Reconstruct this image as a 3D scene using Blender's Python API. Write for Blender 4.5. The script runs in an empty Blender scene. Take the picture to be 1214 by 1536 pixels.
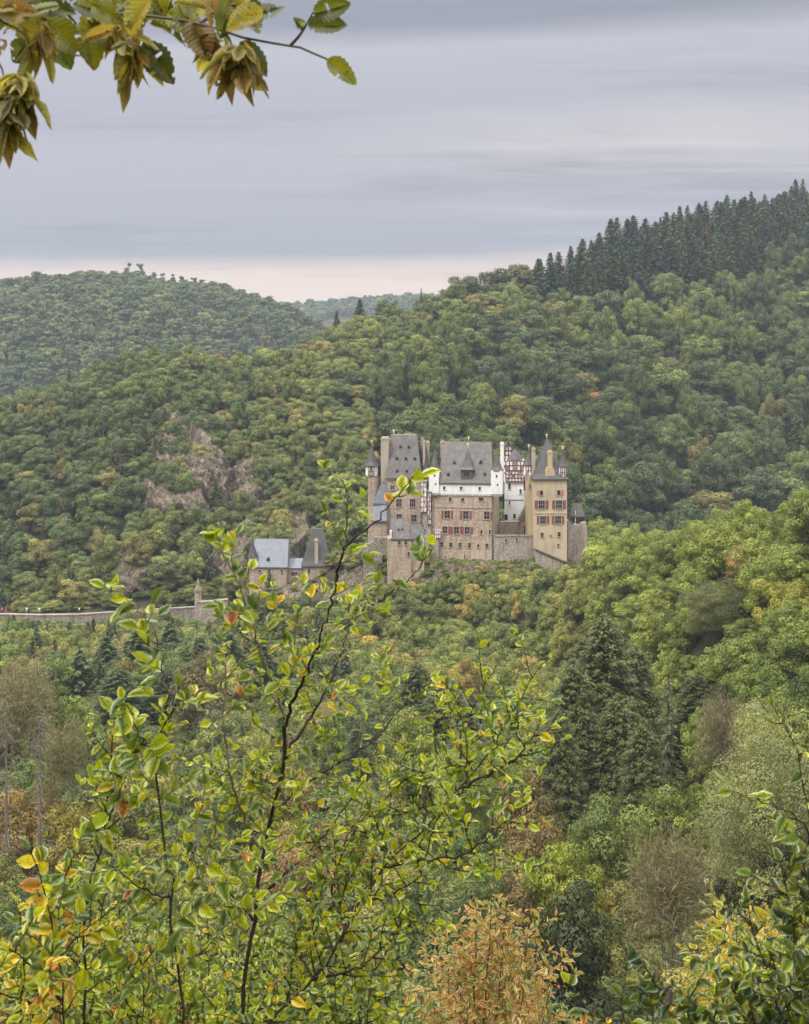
import bpy, math, random
import numpy as np
from mathutils import Vector, Matrix

# ------------------------------------------------------------------ camera, sky, sun, exposure
scene = bpy.context.scene
COL = scene.collection
H = 60.0                      # eye height above the datum
F, CX, HY = 2050.0, 607.0, 560.0
R_ = math.radians

def P(px, py, Y):
    return Vector(((px - CX) / F * Y, Y, H - (py - HY) / F * Y))

cam_d = bpy.data.cameras.new('camera')
cam_d.sensor_fit = 'HORIZONTAL'
cam_d.sensor_width = 36.0
cam_d.lens = F / 1214.0 * 36.0
cam_d.shift_y = -(768 - HY) / 1214.0
cam_d.dof.use_dof = True; cam_d.dof.focus_distance = 290; cam_d.dof.aperture_fstop = 25   # a phone's small pupil: near leaves a touch soft
cam_d.clip_start = 0.05
cam_d.clip_end = 9000
cam = bpy.data.objects.new('camera', cam_d)
COL.objects.link(cam)
cam.location = (0, 0, H)
cam.rotation_euler = (R_(90), 0, 0)
scene.camera = cam

SUN_EL, SUN_AZ = R_(56), R_(228)      # azimuth measured from +Y, clockwise: behind and left of the viewer
world = bpy.data.worlds.new('World')
scene.world = world
world.use_nodes = True
nt = world.node_tree
nt.nodes.clear()

class NT:
    """tiny node helper"""
    def __init__(s, tree): s.t = tree
    def n(s, kind, **kw):
        nd = s.t.nodes.new(kind)
        for k, v in kw.items():
            if k.startswith('i_'):
                nd.inputs[k[2:].replace('_', ' ')].default_value = v
            else:
                setattr(nd, k, v)
        return nd
    def l(s, a, b): s.t.links.new(a, b)
    def val(s, sock, v):
        if hasattr(v, 'is_output'): s.l(v, sock)
        else: sock.default_value = v
    def math(s, op, a, b=None, clamp=False):
        nd = s.t.nodes.new('ShaderNodeMath'); nd.operation = op; nd.use_clamp = clamp
        s.val(nd.inputs[0], a)
        if b is not None: s.val(nd.inputs[1], b)
        return nd.outputs[0]
    def mix(s, f, a, b, mode='MIX'):
        nd = s.t.nodes.new('ShaderNodeMix'); nd.data_type = 'RGBA'; nd.blend_type = mode
        s.val(nd.inputs[0], f)
        for sock, v in ((nd.inputs[6], a), (nd.inputs[7], b)):
            if hasattr(v, 'is_output'): s.l(v, sock)
            else: sock.default_value = (*v, 1) if len(v) == 3 else v
        return nd.outputs[2]
    def ramp(s, f, stops, interp='LINEAR'):
        nd = s.t.nodes.new('ShaderNodeValToRGB'); cr = nd.color_ramp; cr.interpolation = interp
        while len(cr.elements) < len(stops): cr.elements.new(0.5)
        for e, (p, c) in zip(cr.elements, stops):
            e.position = p; e.color = (*c, 1) if len(c) == 3 else c
        s.l(f, nd.inputs[0])
        return nd.outputs[0]
    def noise(s, vec, scale, detail=4, rough=0.55, dist=0.0):
        nd = s.t.nodes.new('ShaderNodeTexNoise')
        nd.inputs['Scale'].default_value = scale; nd.inputs['Detail'].default_value = detail
        nd.inputs['Roughness'].default_value = rough; nd.inputs['Distortion'].default_value = dist
        if vec is not None: s.l(vec, nd.inputs['Vector'])
        return nd.outputs[0]
    def mapping(s, vec, scale=(1, 1, 1), loc=(0, 0, 0), rot=(0, 0, 0)):
        nd = s.t.nodes.new('ShaderNodeMapping')
        nd.inputs['Scale'].default_value = scale; nd.inputs['Location'].default_value = loc; nd.inputs['Rotation'].default_value = rot
        s.l(vec, nd.inputs['Vector'])
        return nd.outputs[0]

w = NT(nt)
tc = w.n('ShaderNodeTexCoord')
sep = w.n('ShaderNodeSeparateXYZ'); w.l(tc.outputs['Generated'], sep.inputs[0])
dz = w.math('MAXIMUM', sep.outputs[2], 0.0)
hor = w.math('POWER', w.math('ADD', w.math('MULTIPLY', sep.outputs[0], sep.outputs[0]), w.math('MULTIPLY', sep.outputs[1], sep.outputs[1])), 0.5)
elev = w.math('DIVIDE', dz, w.math('MAXIMUM', hor, 0.001))             # tan of elevation
# cloud deck: directions projected onto a flat layer overhead, stretched across the view
inv = w.math('DIVIDE', 1.0, w.math('ADD', dz, 0.06))
comb = w.n('ShaderNodeCombineXYZ')
w.l(w.math('MULTIPLY', sep.outputs[0], inv), comb.inputs[0]); w.l(w.math('MULTIPLY', sep.outputs[1], inv), comb.inputs[1])
deck = w.mapping(comb.outputs[0], scale=(0.30, 1.0, 1.0), rot=(0, 0, R_(4)))
n1 = w.noise(deck, 1.15, 6, 0.55, 0.5)
n2 = w.noise(w.mapping(comb.outputs[0], scale=(0.55, 1.6, 1), loc=(3.1, 7.7, 0), rot=(0, 0, R_(-5))), 2.3, 6, 0.6, 0.8)
warp = w.math('MULTIPLY', w.math('SUBTRACT', n2, 0.5), 0.020)
tilt = w.math('MULTIPLY', sep.outputs[0], -0.022)
e2 = w.math('ADD', w.math('ADD', elev, warp), tilt)
# overcast luminance by elevation: pale warm gap low down, grey-lilac deck, brighter again towards the zenith
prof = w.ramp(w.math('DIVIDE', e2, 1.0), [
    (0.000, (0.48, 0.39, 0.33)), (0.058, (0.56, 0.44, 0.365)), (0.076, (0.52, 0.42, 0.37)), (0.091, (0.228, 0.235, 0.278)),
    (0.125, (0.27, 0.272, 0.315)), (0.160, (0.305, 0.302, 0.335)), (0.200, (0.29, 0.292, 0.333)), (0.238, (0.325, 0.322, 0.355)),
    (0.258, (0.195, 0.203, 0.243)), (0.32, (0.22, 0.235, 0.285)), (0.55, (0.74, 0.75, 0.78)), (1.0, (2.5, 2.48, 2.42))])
mod = w.math('ADD', 0.40, w.math('MULTIPLY', w.math('ADD', n1, w.math('MULTIPLY', n2, 0.7)), 0.72))
cloud = w.mix(1.0, prof, w.ramp(mod, [(0, (0, 0, 0)), (1, (1, 1, 1))]), 'MULTIPLY')
# thin lighter streaks in the deck
st = w.ramp(w.noise(w.mapping(comb.outputs[0], scale=(0.34, 1.2, 1), loc=(1.3, 2.2, 0)), 1.6, 5, 0.5, 0.4), [(0.56, (0, 0, 0)), (0.72, (1, 1, 1))])
cloud = w.mix(w.math('MULTIPLY', st, 0.42), cloud, (0.40, 0.375, 0.38))
# a thinner, brighter patch of the deck ahead to the right
ga = w.math('DIVIDE', w.math('SUBTRACT', sep.outputs[0], 0.185), 0.15); gb_ = w.math('DIVIDE', w.math('SUBTRACT', e2, 0.168), 0.022)
gs = w.math('POWER', 2.718, w.math('MULTIPLY', w.math('ADD', w.math('MULTIPLY', ga, ga), w.math('MULTIPLY', gb_, gb_)), -1.0))
cloud = w.mix(w.math('MULTIPLY', gs, w.math('MULTIPLY', n2, 1.15), True), cloud, (0.44, 0.405, 0.40))
sky = w.n('ShaderNodeTexSky'); sky.sky_type = 'NISHITA'; sky.sun_disc = False
sky.sun_elevation = SUN_EL; sky.sun_rotation = SUN_AZ; sky.air_density = 1.0; sky.dust_density = 2.5
bg1 = w.n('ShaderNodeBackground'); w.l(sky.outputs[0], bg1.inputs[0]); bg1.inputs[1].default_value = 0.06
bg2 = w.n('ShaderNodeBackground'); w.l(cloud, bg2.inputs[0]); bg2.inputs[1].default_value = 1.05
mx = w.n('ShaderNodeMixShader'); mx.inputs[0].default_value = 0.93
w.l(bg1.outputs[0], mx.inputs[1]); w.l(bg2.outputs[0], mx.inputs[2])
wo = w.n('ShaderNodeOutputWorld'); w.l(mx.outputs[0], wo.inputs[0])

sun_d = bpy.data.lights.new('sun', 'SUN')
sun_d.energy = 1.5; sun_d.angle = R_(14); sun_d.color = (1.0, 0.955, 0.88)
sun = bpy.data.objects.new('sun', sun_d); COL.objects.link(sun)
sd = Vector((math.sin(SUN_AZ) * math.cos(SUN_EL), math.cos(SUN_AZ) * math.cos(SUN_EL), math.sin(SUN_EL)))
sun.rotation_euler = sd.to_track_quat('Z', 'Y').to_euler()
sun.location = (0, -50, 200)

vs = scene.view_settings
vs.view_transform = 'Standard'; vs.look = 'None'; vs.exposure = 0.72; vs.gamma = 1.0; vs.use_curve_mapping = False
cy = scene.cycles
cy.max_bounces = 5; cy.diffuse_bounces = 2; cy.glossy_bounces = 1; cy.transmission_bounces = 3
cy.volume_bounces = 0; cy.transparent_max_bounces = 4
cy.caustics_reflective = False; cy.caustics_refractive = False
cy.use_adaptive_sampling = True; cy.adaptive_threshold = 0.005
cy.use_denoising = True; cy.denoiser = 'OPENIMAGEDENOISE'; cy.denoising_input_passes = 'RGB_ALBEDO_NORMAL'; cy.denoising_prefilter = 'ACCURATE'
cy.sample_clamp_indirect = 4.0

# ------------------------------------------------------------------ helpers
def tag(o, label=None, cat=None, group=None, kind=None):
    if label: o['label'] = label
    if cat: o['category'] = cat
    if group: o['group'] = group
    if kind: o['kind'] = kind
    return o

def empty(name, loc, rz=0.0, parent=None):
    o = bpy.data.objects.new(name, None); COL.objects.link(o)
    o.location = loc; o.rotation_euler = (0, 0, rz); o.empty_display_size = 0.3
    if parent: o.parent = parent
    return o

def mesh_np(name, v, faces, tone=None, smooth=False, col=None):
    """v (N,3); faces (M,k) int array (k = 3 or 4) or list of such arrays"""
    if not isinstance(faces, (list, tuple)): faces = [faces]
    faces = [f for f in faces if len(f)]
    me = bpy.data.meshes.new(name)
    nl = sum(f.size for f in faces); nf = sum(len(f) for f in faces)
    me.vertices.add(len(v)); me.vertices.foreach_set('co', np.ascontiguousarray(v, dtype=np.float32).ravel())
    me.loops.add(nl); me.loops.foreach_set('vertex_index', np.concatenate([f.ravel() for f in faces]).astype(np.int32))
    me.polygons.add(nf)
    st, k = [], 0
    for f in faces:
        st.append(k + np.arange(len(f)) * f.shape[1]); k += f.size
    me.polygons.foreach_set('loop_start', np.concatenate(st).astype(np.int32))
    if smooth: me.polygons.foreach_set('use_smooth', np.ones(nf, dtype=bool))
    me.update(calc_edges=True)
    if tone is not None:
        a = me.attributes.new('tone', 'FLOAT', 'POINT'); a.data.foreach_set('value', np.ascontiguousarray(tone, dtype=np.float32))
    if col is not None:
        a = me.attributes.new('leafcol', 'FLOAT_COLOR', 'POINT')
        c4 = np.ones((len(v), 4), dtype=np.float32); c4[:, :3] = col
        a.data.foreach_set('color', c4.ravel())
    return me

def link(name, me, mat=None, parent=None, loc=(0, 0, 0)):
    o = bpy.data.objects.new(name, me); COL.objects.link(o)
    o.location = loc
    if parent: o.parent = parent
    if mat and not me.materials: me.materials.append(mat)
    return o

class MB:
    def __init__(s): s.v = []; s.f = []
    def add(s, vs, fs):
        k = len(s.v); s.v += [tuple(p) for p in vs]; s.f += [tuple(i + k for i in f) for f in fs]; return s
    def box(s, x0, x1, y0, y1, z0, z1):
        return s.add([(x0, y0, z0), (x1, y0, z0), (x1, y1, z0), (x0, y1, z0), (x0, y0, z1), (x1, y0, z1), (x1, y1, z1), (x0, y1, z1)],
                     [(0, 3, 2, 1), (4, 5, 6, 7), (0, 1, 5, 4), (1, 2, 6, 5), (2, 3, 7, 6), (3, 0, 4, 7)])
    def prism(s, poly, y0, y1):
        """polygon in x,z extruded along y"""
        n = len(poly)
        vs_ = [(x, y0, z) for x, z in poly] + [(x, y1, z) for x, z in poly]
        return s.add(vs_, [tuple(range(n)), tuple(range(2 * n - 1, n - 1, -1))] + [(i, i + n, (i + 1) % n + n, (i + 1) % n) for i in range(n)])
    def lathe(s, cx, cy_, prof, n=14, a0=0.0):
        k0 = len(s.v); vs_ = []; fs = []
        for r, z in prof:
            for i in range(n):
                a = a0 + 2 * math.pi * i / n
                vs_.append((cx + r * math.cos(a), cy_ + r * math.sin(a), z))
        m = len(prof)
        for j in range(m - 1):
            for i in range(n):
                fs.append((j * n + i, j * n + (i + 1) % n, (j + 1) * n + (i + 1) % n, (j + 1) * n + i))
        fs.append(tuple(range(n - 1, -1, -1))); fs.append(tuple((m - 1) * n + i for i in range(n)))
        return s.add(vs_, fs)
    def bar(s, a, b, wd, dp):
        """beam in an x-z plane from a=(x,z) to b, width wd, from y=dp[0] to dp[1]"""
        ax, az = a; bx, bz = b
        d = math.hypot(bx - ax, bz - az) or 1e-6; nx, nz = -(bz - az) / d * wd / 2, (bx - ax) / d * wd / 2
        return s.prism([(ax + nx, az + nz), (ax - nx, az - nz), (bx - nx, bz - nz), (bx + nx, bz + nz)], dp[0], dp[1])
    def tube(s, pts, rad, n=6):
        pts = [Vector(p) for p in pts]; k = len(pts); vs_ = []; fs = []
        for i, p in enumerate(pts):
            t = (pts[min(i + 1, k - 1)] - pts[max(i - 1, 0)]).normalized()
            a = Vector((0, 0, 1)) if abs(t.z) < 0.9 else Vector((1, 0, 0))
            u = t.cross(a).normalized(); w_ = t.cross(u)
            for j in range(n):
                an = 2 * math.pi * j / n
                vs_.append(p + (u * math.cos(an) + w_ * math.sin(an)) * rad[i])
        for i in range(k - 1):
            for j in range(n):
                fs.append((i * n + j, i * n + (j + 1) % n, (i + 1) * n + (j + 1) % n, (i + 1) * n + j))
        fs.append(tuple(range(n))); fs.append(tuple((k - 1) * n + j for j in range(n - 1, -1, -1)))
        return s.add(vs_, fs)
    def build(s, name, mat, parent=None, loc=(0, 0, 0), smooth=False):
        me = bpy.data.meshes.new(name); me.from_pydata(s.v, [], s.f)
        if smooth: me.polygons.foreach_set('use_smooth', [True] * len(me.polygons))
        me.update()
        return link(name, me, mat, parent, loc)

# ---- value noise in numpy
_rs = np.random.RandomState(11)
_tab = _rs.rand(64, 64, 64).astype(np.float32)
def vnoise(p):
    i = np.floor(p).astype(int); f = p - i; f = f * f * (3 - 2 * f); i &= 63; j = (i + 1) & 63
    x0, y0, z0 = i.T; x1, y1, z1 = j.T; fx, fy, fz = f.T
    c = lambda a, b, d: _tab[a, b, d]
    return ((c(x0, y0, z0) * (1 - fx) + c(x1, y0, z0) * fx) * (1 - fy) + (c(x0, y1, z0) * (1 - fx) + c(x1, y1, z0) * fx) * fy) * (1 - fz) + \
           ((c(x0, y0, z1) * (1 - fx) + c(x1, y0, z1) * fx) * (1 - fy) + (c(x0, y1, z1) * (1 - fx) + c(x1, y1, z1) * fx) * fy) * fz
def fbm(p, oct_=4):
    s, a, t = 0, 0.5, 0
    for _ in range(oct_):
        s = s + a * vnoise(p); t += a; p = p * 2.03 + 17.3; a *= 0.5
    return s / t

# ------------------------------------------------------------------ materials
def material(name):
    m = bpy.data.materials.new(name); m.use_nodes = True
    m.node_tree.nodes.clear()
    return m, NT(m.node_tree)

def out(g, sh):
    o = g.n('ShaderNodeOutputMaterial'); g.l(sh, o.inputs[0]); return o

def principled(g, col, rough=0.8, spec=0.3, bump=None, bstr=0.3, bdist=0.05):
    b = g.n('ShaderNodeBsdfPrincipled')
    g.val(b.inputs['Base Color'], col if hasattr(col, 'is_output') else (*col, 1)); g.val(b.inputs['Roughness'], rough)
    b.inputs['Specular IOR Level'].default_value = spec
    if bump is not None:
        bn = g.n('ShaderNodeBump'); bn.inputs['Strength'].default_value = bstr; bn.inputs['Distance'].default_value = bdist
        g.l(bump, bn.inputs['Height']); g.l(bn.outputs[0], b.inputs['Normal'])
    return b.outputs[0]

def mat_stone(name, base, dark, pale, patch=0.35, scale=1.0):
    m, g = material(name)
    t = g.n('ShaderNodeTexCoord'); o = t.outputs['Object']
    vor = g.n('ShaderNodeTexVoronoi'); vor.inputs['Scale'].default_value = 2.6 * scale
    g.l(g.mapping(o, scale=(1, 1, 1.7)), vor.inputs['Vector'])
    sepc = g.n('ShaderNodeSeparateColor'); g.l(vor.outputs['Color'], sepc.inputs[0])
    stones = g.mix(sepc.outputs[0], dark, base)
    stones = g.mix(g.math('MULTIPLY', g.math('GREATER_THAN', sepc.outputs[1], 0.72), 0.55), stones, pale)
    big = g.noise(o, 0.16, 5, 0.6, 0.6)
    c = g.mix(g.math('MULTIPLY', g.ramp(big, [(0.45, (0, 0, 0)), (0.62, (1, 1, 1))]), patch), stones, pale)
    streak = g.noise(g.mapping(o, scale=(1.6, 1.6, 0.16)), 1.0, 5, 0.6)
    c = g.mix(g.ramp(streak, [(0.47, (0, 0, 0)), (0.72, (0.65, 0.65, 0.65))]), c, tuple(x * 0.62 for x in dark))
    fine = g.noise(o, 5.0, 4, 0.6)
    c = g.mix(0.45, c, g.ramp(fine, [(0.3, (0.55, 0.55, 0.55)), (0.7, (1.15, 1.15, 1.15))]), 'MULTIPLY')
    out(g, principled(g, c, 0.9, 0.15, g.math('ADD', fine, vor.outputs['Distance']), 0.6, 0.08))
    return m

def mat_plaster(name, col, stain, amt=0.5):
    m, g = material(name)
    t = g.n('ShaderNodeTexCoord'); o = t.outputs['Object']
    a = g.noise(g.mapping(o, scale=(0.9, 0.9, 0.22)), 0.9, 6, 0.62)
    b = g.noise(o, 3.0, 5, 0.6)
    c = g.mix(g.math('MULTIPLY', g.ramp(a, [(0.45, (0, 0, 0)), (0.72, (1, 1, 1))]), amt), col, stain)
    c = g.mix(0.25, c, g.ramp(b, [(0.3, (0.7, 0.7, 0.7)), (0.7, (1.1, 1.1, 1.1))]), 'MULTIPLY')
    out(g, principled(g, c, 0.9, 0.15, b, 0.3, 0.03))
    return m

def mat_slate(name, a_, b_, rough=0.55):
    m, g = material(name)
    t = g.n('ShaderNodeTexCoord'); o = t.outputs['Object']
    vor = g.n('ShaderNodeTexVoronoi'); vor.inputs['Scale'].default_value = 3.2
    g.l(g.mapping(o, scale=(1, 1, 1.4)), vor.inputs['Vector'])
    sc_ = g.n('ShaderNodeSeparateColor'); g.l(vor.outputs['Color'], sc_.inputs[0])
    streak = g.noise(g.mapping(o, scale=(1.5, 1.5, 0.12)), 1.1, 5, 0.65)
    big = g.noise(o, 0.35, 4, 0.6)
    c = g.mix(g.ramp(g.math('ADD', g.math('MULTIPLY', streak, 0.65), g.math('MULTIPLY', big, 0.35)), [(0.36, (0, 0, 0)), (0.64, (1, 1, 1))]), a_, b_)
    c = g.mix(0.5, c, g.ramp(sc_.outputs[0], [(0, (0.72, 0.72, 0.74)), (1, (1.22, 1.2, 1.2))]), 'MULTIPLY')
    out(g, principled(g, c, rough, 0.35, sc_.outputs[1], 0.25, 0.03))
    return m

def mat_plain(name, col, rough=0.7, spec=0.3, var=0.3, scale=4.0):
    m, g = material(name)
    t = g.n('ShaderNodeTexCoord')
    b = g.noise(t.outputs['Object'], scale, 4, 0.6)
    c = g.mix(var, col, g.mix(1.0, col, g.ramp(b, [(0.3, (0.4, 0.4, 0.4)), (0.7, (1.4, 1.4, 1.4))]), 'MULTIPLY'))
    out(g, principled(g, c, rough, spec))
    return m

M = {}
M['stone'] = mat_stone('rubble stone', (0.48, 0.36, 0.27), (0.30, 0.22, 0.165), (0.58, 0.47, 0.37), 0.55)
M['stone_tan'] = mat_stone('tan rubble stone', (0.47, 0.36, 0.26), (0.31, 0.235, 0.17), (0.52, 0.41, 0.31), 0.4)
M['stone_grey'] = mat_stone('grey rubble stone', (0.40, 0.335, 0.27), (0.25, 0.21, 0.175), (0.52, 0.45, 0.37), 0.5)
M['stone_old'] = mat_stone('old weathered stone', (0.30, 0.25, 0.20), (0.17, 0.145, 0.12), (0.42, 0.36, 0.30), 0.4)
M['trim'] = mat_plain('pale dressed stone', (0.46, 0.36, 0.28), 0.85, 0.2)
M['white'] = mat_plaster('white limewash', (0.80, 0.79, 0.77), (0.52, 0.49, 0.46), 0.55)
M['yellow'] = mat_plaster('yellow ochre plaster', (0.54, 0.43, 0.30), (0.34, 0.265, 0.19), 0.9)
M['ochre'] = mat_plaster('ochre chimney plaster', (0.50, 0.395, 0.23), (0.36, 0.28, 0.17), 0.6)
M['buff'] = mat_plaster('buff chimney plaster', (0.44, 0.37, 0.29), (0.29, 0.245, 0.19), 0.6)
M['slate'] = mat_slate('weathered slate', (0.052, 0.045, 0.041), (0.128, 0.110, 0.099))
M['slate_dark'] = mat_slate('dark slate', (0.048, 0.043, 0.044), (0.102, 0.092, 0.090))
M['slate_mid'] = mat_slate('grey blue slate', (0.095, 0.098, 0.108), (0.15, 0.155, 0.17))
M['slate_blue'] = mat_slate('blue grey slate', (0.15, 0.16, 0.185), (0.19, 0.205, 0.235))
M['timber'] = mat_plain('red brown timber', (0.16, 0.052, 0.038), 0.7, 0.25)
M['dark_timber'] = mat_plain('dark timber', (0.06, 0.042, 0.035), 0.8, 0.2)
M['red'] = mat_plain('red painted shutter', (0.25, 0.078, 0.074), 0.6, 0.3, 0.35, 6)
M['salmon'] = mat_plain('faded red shutter', (0.46, 0.21, 0.15), 0.7, 0.3)
M['glass'] = mat_plain('dark window glass', (0.02, 0.021, 0.024), 0.12, 0.5, 0.2)
M['frame'] = mat_plain('window bars', (0.24, 0.20, 0.18), 0.7, 0.3)
M['gold'] = mat_plain('gilded finial', (0.75, 0.62, 0.30), 0.35, 0.6)
M['lead'] = mat_plain('lead pipe', (0.10, 0.09, 0.085), 0.6, 0.4)

def mat_bark(name, a_, b_, scale=6.0):
    m, g = material(name)
    t = g.n('ShaderNodeTexCoord'); o = t.outputs['Object']
    n = g.noise(g.mapping(o, scale=(1, 1, 0.3)), scale, 5, 0.65)
    out(g, principled(g, g.mix(g.ramp(n, [(0.35, (0, 0, 0)), (0.68, (1, 1, 1))]), a_, b_), 0.85, 0.2, n, 0.4, 0.02))
    return m
M['bark'] = mat_bark('grey brown bark', (0.06, 0.048, 0.038), (0.15, 0.125, 0.10), 2.0)
M['bark_pale'] = mat_bark('pale dead bark', (0.125, 0.105, 0.085), (0.235, 0.20, 0.165), 2.0)
M['bark_dark'] = mat_bark('dark sapling bark', (0.022, 0.014, 0.012), (0.065, 0.04, 0.032), 40.0)
M['bark_light'] = mat_bark('pale sapling bark', (0.13, 0.10, 0.075), (0.26, 0.215, 0.16), 40.0)

def mat_crown():
    """foliage seen from afar: each tree carries its own leaf colour (tcol), each leaf its own tone"""
    m, g = material('foliage')
    at = g.n('ShaderNodeAttribute', attribute_type='INSTANCER', attribute_name='tcol')
    tn = g.n('ShaderNodeAttribute', attribute_type='GEOMETRY', attribute_name='tone')
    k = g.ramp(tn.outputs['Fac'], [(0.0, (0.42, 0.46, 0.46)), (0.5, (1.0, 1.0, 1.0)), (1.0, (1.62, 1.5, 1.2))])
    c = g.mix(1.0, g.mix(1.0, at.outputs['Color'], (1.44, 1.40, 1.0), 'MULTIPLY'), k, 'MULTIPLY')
    b = principled(g, c, 0.55, 0.28)
    tr = g.n('ShaderNodeBsdfTranslucent'); g.l(g.mix(1.0, c, (1.25, 1.3, 0.7), 'MULTIPLY'), tr.inputs[0])
    mxs = g.n('ShaderNodeMixShader'); mxs.inputs[0].default_value = 0.20
    g.l(b, mxs.inputs[1]); g.l(tr.outputs[0], mxs.inputs[2]); out(g, mxs.outputs[0])
    return m
M['crown'] = mat_crown()

def mat_leaf(name, rough, spec, trans, veins=0.25):
    """leaves close to the eye, colour per leaf, faint side veins from the leaf's own coordinates"""
    m, g = material(name)
    at = g.n('ShaderNodeAttribute', attribute_type='GEOMETRY', attribute_name='leafcol')
    uv = g.n('ShaderNodeUVMap'); s = g.n('ShaderNodeSeparateXYZ'); g.l(uv.outputs[0], s.inputs[0])
    across = g.math('ABSOLUTE', s.outputs[1])
    wv = g.math('SINE', g.math('MULTIPLY', g.math('SUBTRACT', s.outputs[0], g.math('MULTIPLY', across, 0.55)), 62.0))
    v = g.math('MULTIPLY', g.math('GREATER_THAN', wv, 0.55), veins)
    mid = g.math('LESS_THAN', across, 0.035)
    v = g.math('MAXIMUM', v, g.math('MULTIPLY', mid, veins * 1.6))
    geo = g.n('ShaderNodeNewGeometry')
    c = g.mix(v, at.outputs['Color'], g.mix(1.0, at.outputs['Color'], (1.5, 1.4, 1.2), 'MULTIPLY'))
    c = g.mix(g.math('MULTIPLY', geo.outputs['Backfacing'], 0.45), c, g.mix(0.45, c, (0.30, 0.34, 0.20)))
    t = g.n('ShaderNodeTexCoord'); sp = g.noise(t.outputs['Object'], 55.0, 3, 0.6)
    c = g.mix(0.6, c, g.ramp(sp, [(0.28, (0.5, 0.5, 0.5)), (0.42, (1.0, 1.0, 1.0)), (0.7, (1.3, 1.22, 1.1))]), 'MULTIPLY')
    br = g.noise(t.outputs['Object'], 130.0, 2, 0.5)
    c = g.mix(g.math('MULTIPLY', g.math('GREATER_THAN', br, 0.645), 0.7), c, (0.11, 0.065, 0.03))
    b = principled(g, c, rough, spec, wv, 0.15, 0.004)
    tr = g.n('ShaderNodeBsdfTranslucent'); g.l(g.mix(1.0, c, (1.5, 1.45, 0.55), 'MULTIPLY'), tr.inputs[0])
    mxs = g.n('ShaderNodeMixShader'); mxs.inputs[0].default_value = trans
    g.l(b, mxs.inputs[1]); g.l(tr.outputs[0], mxs.inputs[2]); out(g, mxs.outputs[0])
    return m
M['leaf'] = mat_leaf('sapling leaf', 0.27, 1.0, 0.42)
M['leaf_hang'] = mat_leaf('hornbeam leaf', 0.5, 0.4, 0.5, 0.35)

# ------------------------------------------------------------------ terrain
def ridge(px, pts, soft, sf, sb, Yv):
    """pts: (px, ground_py, Y) along a crest; sf / sb slopes before and behind it"""
    a = np.array(pts, float)
    gy = np.interp(px, a[:, 0], a[:, 1]); Yr = np.interp(px, a[:, 0], a[:, 2])
    zr = H - (gy - HY) / F * Yr
    d = Yv - Yr
    s = np.where(d < 0, np.interp(px, sf[0], sf[1]) if isinstance(sf, tuple) else sf, sb)
    return zr - s * (np.sqrt(d * d + soft * soft) - soft)

RA = [(-900, 465, 2000), (440, 468, 1900), (520, 458, 1900), (640, 453, 1900), (800, 450, 1900), (2200, 440, 1900)]
RB = [(-900, 520, 1000), (-200, 446, 1000), (0, 434, 1000), (60, 428, 1000), (130, 421, 1000), (200, 421, 1000), (260, 430, 1000), (330, 443, 1000),
      (400, 461, 1000), (440, 476, 1000), (480, 499, 1000), (520, 530, 990), (600, 610, 950), (700, 720, 900), (2200, 900, 900)]
RD = [(-900, 860, 430), (-200, 705, 430), (0, 650, 430), (100, 613, 430), (170, 579, 430), (220, 565, 431), (270, 563, 432), (310, 570, 435), (340, 576, 438), (380, 570, 442), (420, 560, 448), (480, 548, 458),
      (520, 524, 466), (560, 508, 480), (640, 482, 502), (700, 468, 520), (760, 450, 535), (800, 445, 540), (850, 440, 555), (900, 420, 570),
      (950, 401, 585), (1000, 391, 600), (1100, 366, 630), (1214, 340, 660), (1300, 320, 690), (2200, 200, 800)]
RE = [(-900, 1400, 300), (600, 1060, 300), (700, 985, 292), (780, 930, 275), (850, 907, 258), (900, 887, 240), (950, 872, 222), (1060, 852, 195), (1130, 838, 183),
      (1214, 826, 170), (1500, 730, 140), (2200, 560, 110)]
NV = np.array([(-400, 8), (-30, 1.5), (0, -1.62), (2.0, -1.9), (5, -4.0), (9, -6.3), (15, -9.6), (40, -24), (80, -42), (120, -52), (160, -55.5), (200, -57),
               (290, -60), (330, -62), (500, -78), (700, -92), (1000, -70), (2000, -60), (6000, -60)], float)

def ell(x, y, cx, cy_, rx, ry): return (np.sqrt(((x - cx) / rx) ** 2 + ((y - cy_) / ry) ** 2) - 1)

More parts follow.
